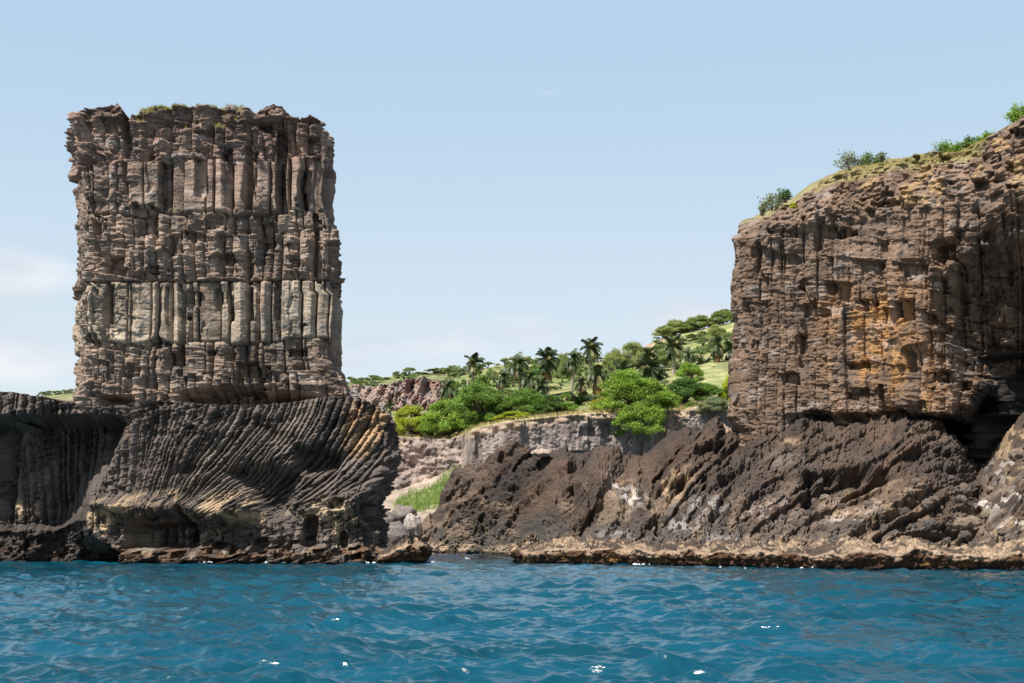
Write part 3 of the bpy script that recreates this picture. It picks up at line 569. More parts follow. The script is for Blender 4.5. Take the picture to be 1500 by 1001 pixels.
# ------------------------------------------------------------------ pale cliff behind, and the brown one in the gully
def back_cliff(name, label, u0, u1, du, mode, seed):
    u = np.arange(u0, u1, du); nv = 260 if mode == 0 else 160; v = np.linspace(0, 1, nv)
    P, V = np.meshgrid(u, v, indexing='ij')
    e = edgeY(P) - .4; zt = terr_z(P, edgeY(P) + .3)
    Y = e; zb = -1.0; Z = zb + V * (zt - zb); py = topy(Z, Y); X = wx(P, Y)
    wp = P + 3 * fbm(X * .5, Z * .5, 3, seed); wq = py + 3 * fbm(X * .5, Z * .5, 3, seed + 1)
    if mode == 0:
        k, f, cw = cells(X / 1.5 + .2 * vn2(X * .3, Z * .15, seed), seed, 0, .8)
        D = .22 * (hsh(k, 0, 0, seed) - .5) - .15 * np.abs(f - .5) * 2 + .5 * fbm(X * .3, Z * .1, 3, seed + 2) + .22 * fbm(X * 1.2, Z * .3, 3, seed + 3) + .12 * fbm(X * 3, Z * 3, 3, seed + 4)
        rim = ss(16, 4, wq - interp(P, CTOP)); w1, w2, wc = worley(X * .9, Z * 1.4, seed + 5)
        D += rim * (.5 * (.5 - w1) + .1) * (1)
        bb, hb = blocks(X, Z, 1.9, 2.9, .16, .12, .04, seed + 30); D += bb
        D -= .6 * boxes(*snapd(wp, wq, X, Z, 134., 1.1, .6, seed), [(872, 630, 6, 7, .9), (862, 636, 5, 5, .7), (825, 628, 4, 5, .6), (735, 634, 5, 4, .8), (712, 640, 6, 4, .8), (983, 632, 4, 6, .8), (1040, 640, 8, 10, .8)], .2)
        D -= .55 * ss(-3, 8, sdpoly(wp, wq, [(880, 615), (958, 618), (965, 760), (890, 760), (880, 640)]))
        D += .5 * ss(1035, 1050, wp) * fbm(X * .6, Z * .6, 4, 4)
        ny, sc_ = -1, 1
        g = np.zeros(P.shape + (3,), f32) + C(.25, .208, .185); g *= (1 + .3 * (hsh(k, 1, 0, seed) - .5))[..., None]
        g = lerp(g, C(.13, .105, .095), .75 * ss(-.1, .4, fbm(X * 1.1, Z * .14, 4, seed + 6)))
        g = lerp(g, C(.36, .31, .28), .6 * ss(.1, .4, fbm(X * .9, Z * .2, 4, seed + 7)))
        g = lerp(g, C(.05, .047, .048), .7 * ss(-.1, .15, fbm(X * 1.6, Z * .14, 3, seed + 8)) * ss(-2, 10, sdpoly(wp, wq, [(878, 612), (960, 616), (962, 645), (930, 655), (890, 650), (878, 640)])))
        g = lerp(g, C(.36, .27, .18), .7 * rim)
        g = lerp(g, C(.42, .27, .17), .5 * ss(958, 966, P) * ss(1010, 990, P))
    else:
        w1, w2, wc = worley(X * .45, Z * .6, seed); v1, v2, vc = worley(X * 1.5, Z * 1.8, seed + 1)
        D = .8 * (.5 - w1) + .4 * (wc - .5) + .3 * (.5 - v1) + .9 * fbm(X * .25, Z * .3, 4, seed + 2) + .25 * fbm(X * 1.5, Z * 1.5, 4, seed + 3, ridged=True)
        g = np.zeros(P.shape + (3,), f32) + C(.23, .18, .155); g *= (1 + .5 * (wc - .5) + .4 * fbm(X * .5, Z * .5, 3, seed + 4))[..., None]
        g = lerp(g, C(.36, .28, .21), .6 * ss(0, .4, fbm(X * .6, Z * .8, 4, seed + 6)))
        g = lerp(g, C(.07, .065, .065), .6 * ss(.1, .4, fbm(X * .8, Z * .6, 4, seed + 7)))
    edge_fade = 1.0
    Y2 = Y - D * edge_fade
    V3 = np.stack([wx(P, Y) , Y2, Z + 0 * P], -1)
    K = 14; tt = np.linspace(0, 1, K)[1:]
    top = V3[:, -1]; cap = np.zeros((len(u), K - 1, 3)); cap[..., 0] = top[:, 0:1]; cap[..., 1] = top[:, 1:2] + tt * 3.0; 
    ppx = topx(cap[..., 0], cap[..., 1]); cap[..., 2] = np.maximum(terr_z(ppx, np.maximum(cap[..., 1], edgeY(ppx))) + .05, 0)
    cap[..., 2] = top[:, 2:3] * (1 - ss(0, .3, tt)) + cap[..., 2] * ss(0, .3, tt) + .15 * fbm(cap[..., 0] * 2, cap[..., 1] * 2, 3, 4)
    cc = np.zeros(cap.shape, f32) + C(.38, .34, .18); cc *= (1 + .35 * fbm(cap[..., 0] * 1.2, cap[..., 1] * 1.2, 3, 9))[..., None]
    o = mesh_np(name, np.concatenate([V3, cap], 1), gridq(len(u), nv + K - 1), np.concatenate([g, cc], 1), M_cliff)
    finish(o, label, 'cliff')
back_cliff('inland_cliff', 'pale grey fluted cliff with straw coloured rim seen behind the lava bank', 681, 1380, .8, 0, 170)
back_cliff('inland_cliff', 'broken brown cliff at the head of the grassy gully, below the round trees', 120, 685, .9, 1, 180)

def gully():
    # sloping ground of the cove: from the little beach up to the foot of the cliffs
    u = np.arange(150, 760, 1.2); t = np.linspace(0, 1, 170)
    P, T = np.meshgrid(u, t, indexing='ij')
    Yn = 112.0; Yf = edgeY(P) + 1.0
    Y = Yn + (Yf - Yn) * T
    pyn = 812.0; pyf = interp(P, [(520, 735), (560, 722), (600, 708), (640, 694), (680, 680), (760, 668)])
    Z = np.maximum(-1.0 + 0 * T, wz(pyn + (pyf - pyn) * T ** .8, Y)); X = wx(P, Y)
    w1, w2, wc = worley(X * .7, Y * .7, 190)
    Z = Z + (.5 * fbm(X * .3, Y * .3, 4, 191) + .35 * (.5 - w1) + .12 * fbm(X * 2, Y * 2, 3, 192)) * ss(0, .2, T)
    g = np.zeros(P.shape + (3,), f32) + C(.30, .24, .19); g *= (1 + .4 * (wc - .5) + .3 * fbm(X, Y, 3, 193))[..., None]
    g = lerp(g, C(.13, .2, .05), .8 * ss(-8, 10, sdpoly(P, topy(Z, Y), [(580, 735), (620, 722), (668, 690), (676, 700), (650, 740), (600, 752), (575, 750)])))
    g = lerp(g, C(.12, .11, .11), ss(770, 790, topy(Z, Y)) * .8)
    o = mesh_np('gully_ground', np.stack([X, Y, Z], -1), gridq(*P.shape), g, M_hill)
    finish(o, 'stony ground of the gully sloping down to the cove', None, kind='structure')
    return
gully()
def gully_z(px, Y):
    Yf = edgeY(px) + 1.0; T = np.clip((Y - 112.) / (Yf - 112.), 0, 1)
    pyf = interp(px, [(520, 735), (560, 722), (600, 708), (640, 694), (680, 680), (760, 668)])
    return wz(812 + (pyf - 812) * T ** .8, Y)

# rocky bluff on the hillside
def bluff():
    u = np.arange(505, 668, .7); nv = 130; v = np.linspace(0, 1, nv); P, V = np.meshgrid(u, v, indexing='ij')
    Yb = 232.0
    top = interp(P, [(505, 566), (520, 562), (545, 566), (580, 562), (600, 556), (615, 553), (640, 557), (655, 566), (668, 585)]); bot = 612.
    py = bot + (top - bot) * V; n = fbm(P * .06, py * .05, 4, 200)
    Y = Yb + 14 * V - 4 * fbm(P * .05 + py * .02, py * .02, 4, 201, ridged=True) - 1.2 * fbm(P * .2, py * .2, 3, 202, ridged=True)
    Y = np.where(P > 640, Y + (P - 640) * .2, Y)
    Z = wz(py, Yb + 14 * V)
    g = np.zeros(P.shape + (3,), f32) + C(.22, .16, .13); g = lerp(g, C(.20, .18, .175), ss(-.1, .25, n) * ss(640, 600, P)); g = lerp(g, C(.17, .105, .085), ss(.0, .3, fbm(P * .05, py * .08, 3, 204)) * ss(560, 600, P))
    V3 = np.stack([wx(P, Yb + 14 * V), Y, Z], -1)
    back = V3[:, -1:, :].copy(); back = np.concatenate([back + np.array([0, 6, -.4]), back + np.array([0, 20, -3.0])], 1)
    V3 = np.concatenate([V3, back], 1); g = np.concatenate([g, np.zeros((len(u), 2, 3), f32) + C(.3, .27, .13)], 1)
    o = mesh_np('rocky_bluff', V3, gridq(len(u), nv + 2), g, M_hill)
    finish(o, 'bare reddish grey rocky bluff on the hillside above the yellow green trees', 'rock')
bluff()

# ------------------------------------------------------------------ sea
def sea():
    pu = np.concatenate([-np.geomspace(200, 9000, 14)[::-1] + 80, np.arange(-110, 1610, 1.45), 1420 + np.geomspace(200, 9000, 14)])
    pv = np.concatenate([np.geomspace(3500, 1100, 12), np.arange(1090, 1040, -5.), np.arange(1040, 830, -.36), np.arange(830, 800, -.22), np.array([798, 795, 790])])
    P, V = np.meshgrid(pu, pv, indexing='ij'); Y = CH * F / (V - HY); X = wx(P, Y)
    row = Y * Y / (CH * F) * .36; col = Y / F * 1.45
    r = np.random.default_rng(5); Z = np.zeros(X.shape, f32); DX = Z.copy(); DY = Z.copy()
    gust = (1 + .45 * fbm(X * .06, Y * .03, 3, 210)).astype(f32)
    X4 = X.astype(f32); Y4 = Y.astype(f32)
    nW = 120
    for i in range(nW):
        lam = .2 * (6.0 / .2) ** ((i + r.random()) / nW)
        th = math.radians(r.normal(78 if i % 5 else 40, 27)); k = 2 * math.pi / lam; kx, ky = k * math.cos(th), k * math.sin(th)
        a = .0047 * lam ** .85 * (.5 + r.random()) * (1.6 if .7 < lam < 2.2 else 1.3 if lam < 1.6 else (1.6 / lam) ** .8)
        res = ss(1.6, 3.2, lam / np.maximum(row * abs(math.sin(th)), col)).astype(f32)
        ph = kx * X4 + ky * Y4 + f32(r.random() * 6.283)
        A = a * res * (gust if lam < 2 else 1)
        Z += A * np.sin(ph); c = np.cos(ph) * A * .6; DX += c * math.cos(th); DY += c * math.sin(th)
    # wave groups
    grp = (1 + .5 * fbm(X * .25, Y * .25, 2, 215)).astype(f32)
    V3 = np.stack([X4 + DX * grp, Y4 + DY * grp, Z * grp - .02], -1)
    m = bpy.data.materials.new('sea_water'); nt = nodes(m); L = nt.links.new
    out = N(nt, 'ShaderNodeOutputMaterial'); b = N(nt, 'ShaderNodeBsdfPrincipled'); L(b.outputs[0], out.inputs[0])
    tc = N(nt, 'ShaderNodeTexCoord'); mp = N(nt, 'ShaderNodeMapping'); mp.inputs['Scale'].default_value = (1, 1.5, 1); L(tc.outputs['Object'], mp.inputs[0])
    n0 = N(nt, 'ShaderNodeTexNoise'); n0.inputs['Scale'].default_value = .16; n0.inputs['Detail'].default_value = 3; L(mp.outputs[0], n0.inputs[0])
    cr = N(nt, 'ShaderNodeValToRGB'); cr.color_ramp.elements[0].color = (.001, .040, .060, 1); cr.color_ramp.elements[1].color = (.002, .058, .094, 1); cr.color_ramp.elements[0].position = .35; cr.color_ramp.elements[1].position = .65
    L(n0.outputs[0], cr.inputs[0]); L(cr.outputs[0], b.inputs['Base Color'])
    b.inputs['Roughness'].default_value = .09; b.inputs['IOR'].default_value = 1.5
    n1 = N(nt, 'ShaderNodeTexNoise'); n1.inputs['Scale'].default_value = 7; n1.inputs['Detail'].default_value = 5; n1.inputs['Roughness'].default_value = .6; n1.inputs['Distortion'].default_value = .6; L(mp.outputs[0], n1.inputs[0])
    bp = N(nt, 'ShaderNodeBump'); bp.inputs['Strength'].default_value = .7; bp.inputs['Distance'].default_value = .02; L(n1.outputs[0], bp.inputs['Height'])
    L(bp.outputs[0], b.inputs['Normal'])
    o = mesh_np('sea', V3, gridq(*P.shape), None, m)
    finish(o, 'choppy blue sea in front of the rocks', None, kind='structure')
    # deep flat water beyond the modelled waves
    return m
M_sea = sea()

# foam
def foam():
    m = bpy.data.materials.new('sea_foam'); nt = nodes(m); L = nt.links.new
    out = N(nt, 'ShaderNodeOutputMaterial'); b = N(nt, 'ShaderNodeBsdfPrincipled'); b.inputs['Base Color'].default_value = (.5, .56, .6, 1); b.inputs['Roughness'].default_value = .8; L(b.outputs[0], out.inputs[0])
    vs, qs = [], []; r = random.Random(4)
    def blob(x, y, rx, ry, z):
        n = 12; base = len(vs); ph = r.random() * 6
        vs.append((x, y, z + .05))
        for i in range(n):
            a = i / n * 6.283; q = .6 + .6 * r.random()
            vs.append((x + rx * q * math.cos(a), y + ry * q * math.sin(a), z - .02))
        for i in range(n): qs.append((base, base + 1 + i, base + 1 + (i + 1) % n))
    for (a, b_, Y, dens) in ((388, 472, 80.0, 120), (280, 310, 80.1, 22), (330, 352, 80.1, 18), (925, 965, 75.9, 7), (624, 700, 96, 30), (622, 640, 88, 12), (1040, 1300, 69.2, 2), (500, 556, 79.4, 8)):
        for _ in range(dens * 4):
            px = r.uniform(a, b_); Y1 = Y + r.gauss(0, .28) + (r.uniform(-6, 8) if Y > 85 else 0); s = r.uniform(.012, .055)
            blob(wx(px, Y1), Y1, s * 1.8, s * .8, .03 + r.random() * .07)
    o = mesh_np('foam', vs, np.array(qs), None, m); finish(o, 'white foam where swell breaks along the foot of the rocks', 'foam', kind='stuff')
foam()

# ------------------------------------------------------------------ plants
def leaf_cards(C0, size, up=.3, elong=1.8, seed=0, droop=0, zs=1.0):
    """one small bent leaf quad per centre"""
    r = np.random.default_rng(seed); n = len(C0)
    nrm = r.normal(size=(n, 3)); nrm[:, 2] = np.abs(nrm[:, 2]) + up; nrm /= np.linalg.norm(nrm, axis=1)[:, None]
    t = r.normal(size=(n, 3)); t[:, 2] -= droop; t -= (t * nrm).sum(1)[:, None] * nrm; t /= np.linalg.norm(t, axis=1)[:, None]
    b = np.cross(nrm, t); sz = (size * (.6 + .8 * r.random(n)))[:, None]
    t = t * [1, 1, zs]; b = b * [1, 1, zs]
    P = np.stack([C0 - t * sz * elong * .5, C0 + b * sz * .5, C0 + t * sz * elong * .5, C0 - b * sz * .5], 1)
    return P.reshape(-1, 3), np.arange(4 * n).reshape(-1, 4)
def tube(pts, rad, n=7):
    pts = np.array(pts, float); rad = np.asarray(rad, float); m = len(pts); T = np.gradient(pts, axis=0); T /= np.linalg.norm(T, axis=1)[:, None] + 1e-9
    A = np.cross(T, [0.31, .95, .05]); A /= np.linalg.norm(A, axis=1)[:, None] + 1e-9; B = np.cross(T, A)
    th = np.linspace(0, 2 * math.pi, n, endpoint=False)
    V = pts[:, None] + rad[:, None, None] * (np.cos(th)[None, :, None] * A[:, None] + np.sin(th)[None, :, None] * B[:, None])
    q = []
    for i in range(m - 1):
        for j in range(n): q.append((i * n + j, i * n + (j + 1) % n, (i + 1) * n + (j + 1) % n, (i + 1) * n + j))
    return V.reshape(-1, 3), np.array(q)
def join(parts):
    V, Q, o = [], [], 0
    for v, q in parts: V.append(v); Q.append(q + o); o += len(v)
    return np.concatenate(V), np.concatenate(Q)

def crown_proto(seed, nlobe, nleaf, size, flat=.55, kind='acacia'):
    """unit crown: about 1 wide (x,y), 1 high (z from 0 to 1)"""
    r = np.random.default_rng(seed); lobes = []
    for i in range(nlobe):
        a = i * 2.4 + r.random(); rr = math.sqrt((i + .5) / nlobe) * .36
        if kind == 'round':
            el_ = r.random() ** .8 * 1.45; q_ = .42 * (.8 + .25 * r.random()); a = i * 2.4 + r.random()
            lobes.append((q_ * math.cos(a) * math.cos(el_), q_ * math.sin(a) * math.cos(el_), .06 + .80 * math.sin(el_) * (.85 + .2 * r.random()), .085 + .075 * r.random())); continue
        zc = .72 - 1.3 * rr ** 1.6 * (.6 + .8 * r.random()) + .10 * r.normal()
        lobes.append((rr * math.cos(a), rr * math.sin(a), min(max(zc, .2), .84), .15 + .10 * r.random()))
    C0 = []; cols = []
    per = nleaf // nlobe
    for (x, y, z, q) in lobes:
        # each lobe is several twigs' worth of leaf sprays
        tw = r.normal(size=(16, 3)); tw /= np.linalg.norm(tw, axis=1)[:, None]; tw[:, 2] = np.where(tw[:, 2] < -.2, -tw[:, 2] * .6, tw[:, 2])
        cen = np.array([x, y, z]) + tw * q * np.array([1, 1, flat * 1.5]) * (.55 + .55 * r.random((16, 1)))
        ii = r.integers(0, 16, per); p = cen[ii] + r.normal(size=(per, 3)) * q * np.array([.22, .22, .26])
        C0.append(p); lb = 1 + .33 * r.normal(); tb = (1 + .22 * r.normal(size=16))[ii] * lb
        cols.append(tb * (1 + .22 * r.normal(size=per)))
    C0 = np.concatenate(C0); tone = np.clip(np.concatenate(cols), .45, 1.7)
    V, Q = leaf_cards(C0, size, up=.35, seed=seed, zs=1.8)
    col = np.repeat(np.stack([tone * 1.0, tone, tone * (.8)], 1), 4, 0)
    cr = mesh_np('crown', V, Q, col, M_leaf, smooth=False).data
    tb = [tube([(0, 0, -.12), (.01, 0, .1), (0.015, .01, .25), (0, 0, .4)], [.035, .028, .022, .016], 8)]
    for (x, y, z, q) in lobes: tb.append(tube([(0.01, 0, .12 + .1 * r.random()), (x * .4, y * .4, z * .45 + .1), (x * .8, y * .8, z * .85), (x, y, z)], [.018, .012, .008, .003], 5))
    V, Q = join(tb); tr = mesh_np('trunk', V, Q, np.zeros((len(V), 3)) + C(.16, .13, .1), M_bark).data
    return cr, tr
BIG = [crown_proto(300 + i, 40, 38000, .0125, .8, kind='round') for i in range(3)]
MED = [crown_proto(320 + i, 22, 9000, .022, .9) for i in range(3)]
SML = [crown_proto(340 + i, 14, 2600, .042, kind='round') for i in range(3)]
def tree(name, pr, px, Ytree, zbase, wpx, toppy, label, cat, group, tint, rz=None, dy=1.0):
    ztop = wz(toppy, Ytree); H = max(ztop - zbase, .4); Wd = wpx / F * Ytree
    root = bpy.data.objects.new(name, None); root.empty_display_size = .3
    root.location = (wx(px, Ytree), Ytree, zbase); finish(root, label, cat, group)
    rz = random.random() * 6.28 if rz is None else rz
    for nm, me in (('crown', pr[0]), ('trunk', pr[1])):
        o = bpy.data.objects.new(nm, me); COL.objects.link(o); o.parent = root
        o.scale = (Wd * 1.12, Wd * 1.12 * dy, H * 1.05); o.rotation_euler.z = rz
        if nm == 'crown': o.color = tint + (1,)
    return root
G_BR = (.27, .42, .06); G_YL = (.42, .48, .05); G_DK = (.12, .22, .05); G_GY = (.27, .32, .17); G_MD = (.19, .32, .06); G_FAR = (.26, .33, .13)
GT = 'green trees along the top of the inland cliffs'
def T(px, top, w, base, Y, tint, label, pr=None, name='broadleaf_tree', cat='tree', group=GT):
    if group == GT and px != 1011: Y = min(Y, float(edgeY(px)) + 6.5)
    z = float(terr_z(px, Y)) if Y > edgeY(px) else wz(base, Y)
    tree(name, pr or random.choice(BIG), px, Y, z - .1, w, top, label, cat, group, tint)
T(604, 597, 62, 642, 152, G_YL, 'yellow green bushy tree right beside the tip of the dark headland')
T(657, 590, 80, 645, 150.5, G_BR, 'wide bright green tree spreading over the broken brown cliff')
T(632, 606, 46, 644, 154, G_YL, 'small yellow green tree between the headland tip tree and the wide bright one')
T(706, 565, 86, 615, 172, G_MD, 'round green tree at the foot of the tall slim palm')
T(678, 578, 50, 615, 168, G_BR, 'light green tree behind the wide bright tree')
T(768, 571, 66, 612, 168, G_MD, 'rounded tree under the pair of leaning palms')
T(752, 604, 56, 628, 138, G_YL, 'low bright lime bush on the rim of the pale cliff', name='bush', cat='bush')
T(733, 588, 46, 620, 158, G_DK, 'dark green tree behind the low lime bush')
T(802, 581, 60, 614, 150, G_DK, 'dark dense tree behind the middle of the pale cliff rim')
T(705, 606, 44, 634, 148, G_MD, 'low green bush at the corner where the two inland cliffs meet', name='bush', cat='bush')
T(830, 590, 36, 611, 152, G_BR, 'light green bush left of the low spreading palm', name='bush', cat='bush')
T(878, 585, 30, 607, 138, (.38, .36, .04), 'yellowing shrub at the left foot of the big hanging tree', name='bush', cat='bush')
T(926, 549, 108, 632, 136.5, G_BR, 'large bright green tree hanging over the edge of the pale cliff')
T(938, 590, 78, 641, 133.2, G_BR, 'drooping light green tree spilling down the dark stained rock')
T(1003, 556, 62, 602, 158, G_DK, 'dark green tree right of the large hanging tree')
T(1034, 562, 48, 604, 152, G_MD, 'mid green tree behind the grey green shrub')
T(974, 574, 50, 606, 142, G_BR, 'light green tree touching the right side of the large hanging tree')
T(1047, 584, 48, 606, 136, G_GY, 'grey green shrub on the cliff rim near the high sea cliff', name='bush', cat='bush')
T(1067, 554, 24, 584, 145, (.5, .58, .03), 'small lime yellow tree against the edge of the high sea cliff')
T(1016, 590, 30, 604, 139, G_MD, 'low green shrub on the rim right of the large hanging tree', name='bush', cat='bush')
T(1011, 533, 38, 556, 190, G_BR, 'bright green tree among the right hand palms')
HG = 'trees and shrubs scattered on the hillside'
hill = [(899, 516, 32, 540, 250, 'tree left of the skyline pair on the slope'), (927, 505, 38, 530, 270, 'broad tree where the skyline starts to climb'), (971, 514, 34, 532, 240, 'low bush below the bare slope'), (824, 522, 26, 545, 260, 'small tree behind the middle palms'),
        (973, 481, 26, 496, 322, 'first tree of the ridge line from the low side'), (989, 471, 28, 492, 320, 'second tree of the ridge line with open crown'), (1006, 474, 26, 491, 319, 'third tree of the ridge line'), (1024, 465, 30, 487, 317, 'broad tree in the middle of the ridge line'), (1041, 469, 22, 485, 316, 'slim crowned tree on the ridge line'), (1059, 455, 27, 479, 314, 'highest tree on the ridge'), (1075, 462, 18, 476, 313, 'ridge tree against the edge of the high sea cliff'), (1050, 479, 22, 492, 290, 'bush below the highest ridge tree'), (1030, 487, 16, 496, 300, 'small bush on the yellow slope')]
for (px, top, w, base, Y, lb) in hill: T(px, top - 1, w * (1.4 if Y > 285 else 1.1), base, Y, random.choice([(.36, .42, .15), (.28, .36, .12)]), lb, pr=random.choice(BIG), name='hill_tree', group=HG)
sk = [(600, 538, 20), (581, 545, 16), (546, 550, 26), (514, 553, 20), (564, 553, 18), (664, 535, 28), (637, 540, 34), (715, 531, 26), (739, 526, 22), (770, 524, 20), (788, 525, 20), (690, 535, 24), (615, 545, 22), (530, 554, 18), (845, 523, 24), (758, 528, 20), (807, 525, 20), (700, 534, 18), (590, 548, 20), (650, 540, 22), (860, 524, 22), (874, 520, 22)]
slab = ['bush %s on the far skyline' % s for s in ('between headland and first palm, most rounded', 'low and left of the rounded one', 'wide and flat', 'beside the stack foot', 'small, beside the flat wide one')]
for i, (px, top, w) in enumerate(sk):
    Y = float(skyY(px)) * (.985 - .02 * (i % 3))
    T(px, top, w * 1.1, 0, Y, G_FAR, 'low green bush on the far skyline of the hill', pr=random.choice(SML), name='hill_bush', cat='bush', group='bushes along the far skyline')
for i, px in enumerate((62, 72, 84, 95, 105)):
    T(px, 574 - i * .9, 16, 0, float(skyY(px)) * .985, G_FAR, 'tiny bush on the far hill at the left of the square stack', pr=SML[i % 3], name='hill_bush', cat='bush', group='bushes on the far hill left of the stack')
r0 = random.Random(12)
n = 0
while n < 175:
    px = r0.uniform(515, 1078); t = r0.uniform(.18, .93); e = float(edgeY(px)); Y = e + t * (float(skyY(px)) - e)
    if px < 665 and 215 < Y < 262: continue
    low = px > 670 and t < .42
    if px > 940 and r0.random() < .55: continue
    z = float(terr_z(px, Y)); h = r0.uniform(.5, 1.3) if low else r0.uniform(1.0, 3.0); w = r0.uniform(1.3, 2.8) if low else r0.uniform(1.6, 4.2)
    tree('hill_bush', SML[n % 3], px, Y, z - .1, w / Y * F, topy(z + h, Y), 'small green shrub dotted on the dry hillside', 'bush', 'small shrubs dotted on the dry hillside', r0.choice([G_FAR, G_MD, G_GY, G_FAR]), rz=r0.random() * 6)
    n += 1

# palms
def palm_proto(seed, nf=20, droopy=.5, wind=.25, brown=3):
    """crown of unit radius about 1 around the trunk top at the origin"""
    r = np.random.default_rng(seed); vs, qs, cs = [], [], []; off = 0
    for i in range(nf):
        az = i * 2.39996 + r.random() * .5; el = math.radians(78 - 112 * (i / (nf - 1)) + r.normal() * 8)
        dead = i >= nf - brown
        L = (.95 + .2 * r.random()) * (1 if not dead else .85)
        m = 14; p = np.zeros(3); d = np.array([math.cos(az) * math.cos(el), math.sin(az) * math.cos(el), math.sin(el)]); pts = []
        for j in range(m):
            pts.append(p.copy()); p = p + d * L / m
            d = d + np.array([wind * .10, 0, -droopy * .20 * (1 + .5 * j / m)]); d /= np.linalg.norm(d)
        pts = np.array(pts)
        tn = np.gradient(pts, axis=0); tn /= np.linalg.norm(tn, axis=1)[:, None]
        side = np.cross(tn, [0, 0, 1.0]); side /= np.linalg.norm(side, axis=1)[:, None] + 1e-6; upv = np.cross(side, tn)
        ctone = (1 + .25 * r.normal())
        base = C(.22, .15, .085) if dead else C(.045, .072, .026) * ctone
        if not dead and r.random() < .12: base = C(.17, .165, .06)
        vv, qq = tube(pts, np.linspace(.018, .004, m), 4); vs.append(vv); qs.append(qq + off); off += len(vv); cs.append(np.zeros((len(vv), 3)) + (C(.13, .13, .05) if not dead else base))
        nl = 38
        for sgn in (-1, 1):
            tt = np.linspace(.1, .99, nl) + r.normal(size=nl) * .008; ff = np.clip(tt, 0, .999) * (m - 1); i0 = ff.astype(int); fr = (ff - i0)[:, None]
            i1 = np.minimum(i0 + 1, m - 1)
            P = pts[i0] * (1 - fr) + pts[i1] * fr; TT = tn[i0]; SD = side[i0] * sgn; UP = upv[i0]
            ll = (.30 * np.sin(np.clip(tt, .05, 1) * 2.75) ** .7 + .05) * (.85 + .3 * r.random(nl)); ll = ll[:, None]
            dr = SD * .8 + TT * .55 + UP * .05 - np.array([0, 0, .45 + .3 * dead]) + np.array([wind * .5, 0, 0]); dr /= np.linalg.norm(dr, axis=1)[:, None]
            w = .024 * TT
            tip = P + dr * ll - np.array([0, 0, .25]) * ll ** 1.5
            q = np.stack([P - w, P + w, tip + w * .25, tip - w * .25], 1).reshape(-1, 3)
            vs.append(q); qs.append(np.arange(4 * nl).reshape(-1, 4) + off); off += len(q)
            cs.append(np.repeat((base[None] * (1 + .2 * r.normal(size=(nl, 1)))), 4, 0))
    return mesh_np('crown', np.concatenate(vs), np.concatenate(qs), np.concatenate(cs), M_palm, smooth=False).data
PALM = [palm_proto(400, 24, .55, .3, 1), palm_proto(401, 22, .8, .5, 2), palm_proto(402, 26, .5, .1, 1), palm_proto(403, 20, .95, .2, 7)]
PG = 'coconut palms on the slope behind the cliffs'
def palm(px, cy, w, basepy, label, k=0, lean=0.0, Y=215., sc_=1.0, skirt=False):
    zc = wz(cy, Y); zb = float(terr_z(px, Y)) - .3; Rr = w / F * Y * .66 * sc_
    zb = min(zb, zc - 1.2)
    root = bpy.data.objects.new('palm_tree', None); root.location = (wx(px, Y), Y, zb); finish(root, label, 'palm', PG)
    h = zc - zb; t = np.linspace(0, 1, 12); dx = lean / F * Y
    pts = np.stack([-dx * (1 - t) ** 1.6 + .12 * np.sin(t * 5 + px), .1 * np.sin(t * 4), t * h], 1); pts[:, 0] -= pts[-1, 0]
    vv, qq = tube(pts, np.linspace(.26, .17, 12) * (1 + .06 * (np.arange(12) % 2)), 8)
    tr = mesh_np('trunk', vv, qq, np.zeros((len(vv), 3)) + C(.27, .23, .18), M_bark); COL.objects.link(tr); tr.parent = root
    if w > 0:
        c = bpy.data.objects.new('crown', PALM[k]); COL.objects.link(c); c.parent = root; c.location = (0, 0, h); c.scale = (Rr, Rr, Rr * 1.12); c.rotation_euler.z = random.random() * 6.28 if k > 1 else random.uniform(-.5, .5)
        c.color = (1, 1, 1, 1)
        if skirt:
            c2 = bpy.data.objects.new('dead_fronds', PALM[3]); COL.objects.link(c2); c2.parent = root; c2.location = (0, 0, h - Rr * .45); c2.scale = (Rr * .6, Rr * .6, Rr * 1.15); c2.rotation_euler.z = random.random() * 6; c2.color = (2.0, 1.35, .95, 1); c2['label'] = 'straw coloured hanging dead fronds'
palm(801, 528, 32, 592, 'thick palm with long shaggy trunk standing left of the tallest pair', 2, -4, 212, skirt=True)
palm(840, 527, 28, 575, 'dark palm with fronds swept sideways, left neighbour of the tallest palm', 1, 2, 218)
palm(865, 511, 30, 562, 'tallest palm of the middle clump', 0, 1, 222)
palm(875, 550, 34, 590, 'dense drooping palm right below the tallest palm', 3, 2, 205, skirt=True)
palm(911, 547, 32, 575, 'short wide palm just left above the large hanging tree', 2, 0, 212)
palm(951, 521, 24, 548, 'slim palm standing highest behind the large hanging tree', 0, 0, 226)
palm(949, 541, 34, 562, 'broad palm directly behind the large hanging tree', 2, -2, 208)
palm(986, 508, 30, 558, 'tall palm with clean bare trunk right of the large hanging tree', 0, 1, 212)
palm(1009, 522, 22, 548, 'small palm between the clean trunked palm and the right hand clump', 1, 2, 228)
palm(1031, 539, 26, 562, 'low palm left of the right hand clump', 2, 0, 214)
palm(1051, 507, 28, 562, 'tall palm with hanging fronds in the clump beside the high sea cliff', 3, 1, 212, skirt=True)
palm(1071, 512, 26, 572, 'palm half hidden by the edge of the high sea cliff', 0, 0, 216)
palm(1049, 554, 28, 572, 'short palm with pale fronds under the tall palm beside the sea cliff', 2, 0, 206)
palm(967, 549, 26, 570, 'short palm behind the right shoulder of the large hanging tree', 1, 0, 210)
palm(851, 565, 24, 592, 'ragged palm below the swept dark palm', 3, 0, 204, skirt=True)
palm(849, 596, 38, 606, 'low palm with arching pale fronds near the cliff rim', 2, 0, 160)
palm(694, 533, 28, 605, 'lone slim palm with a tall thin trunk, standing left of all other tall palms', 0, -2, 214)
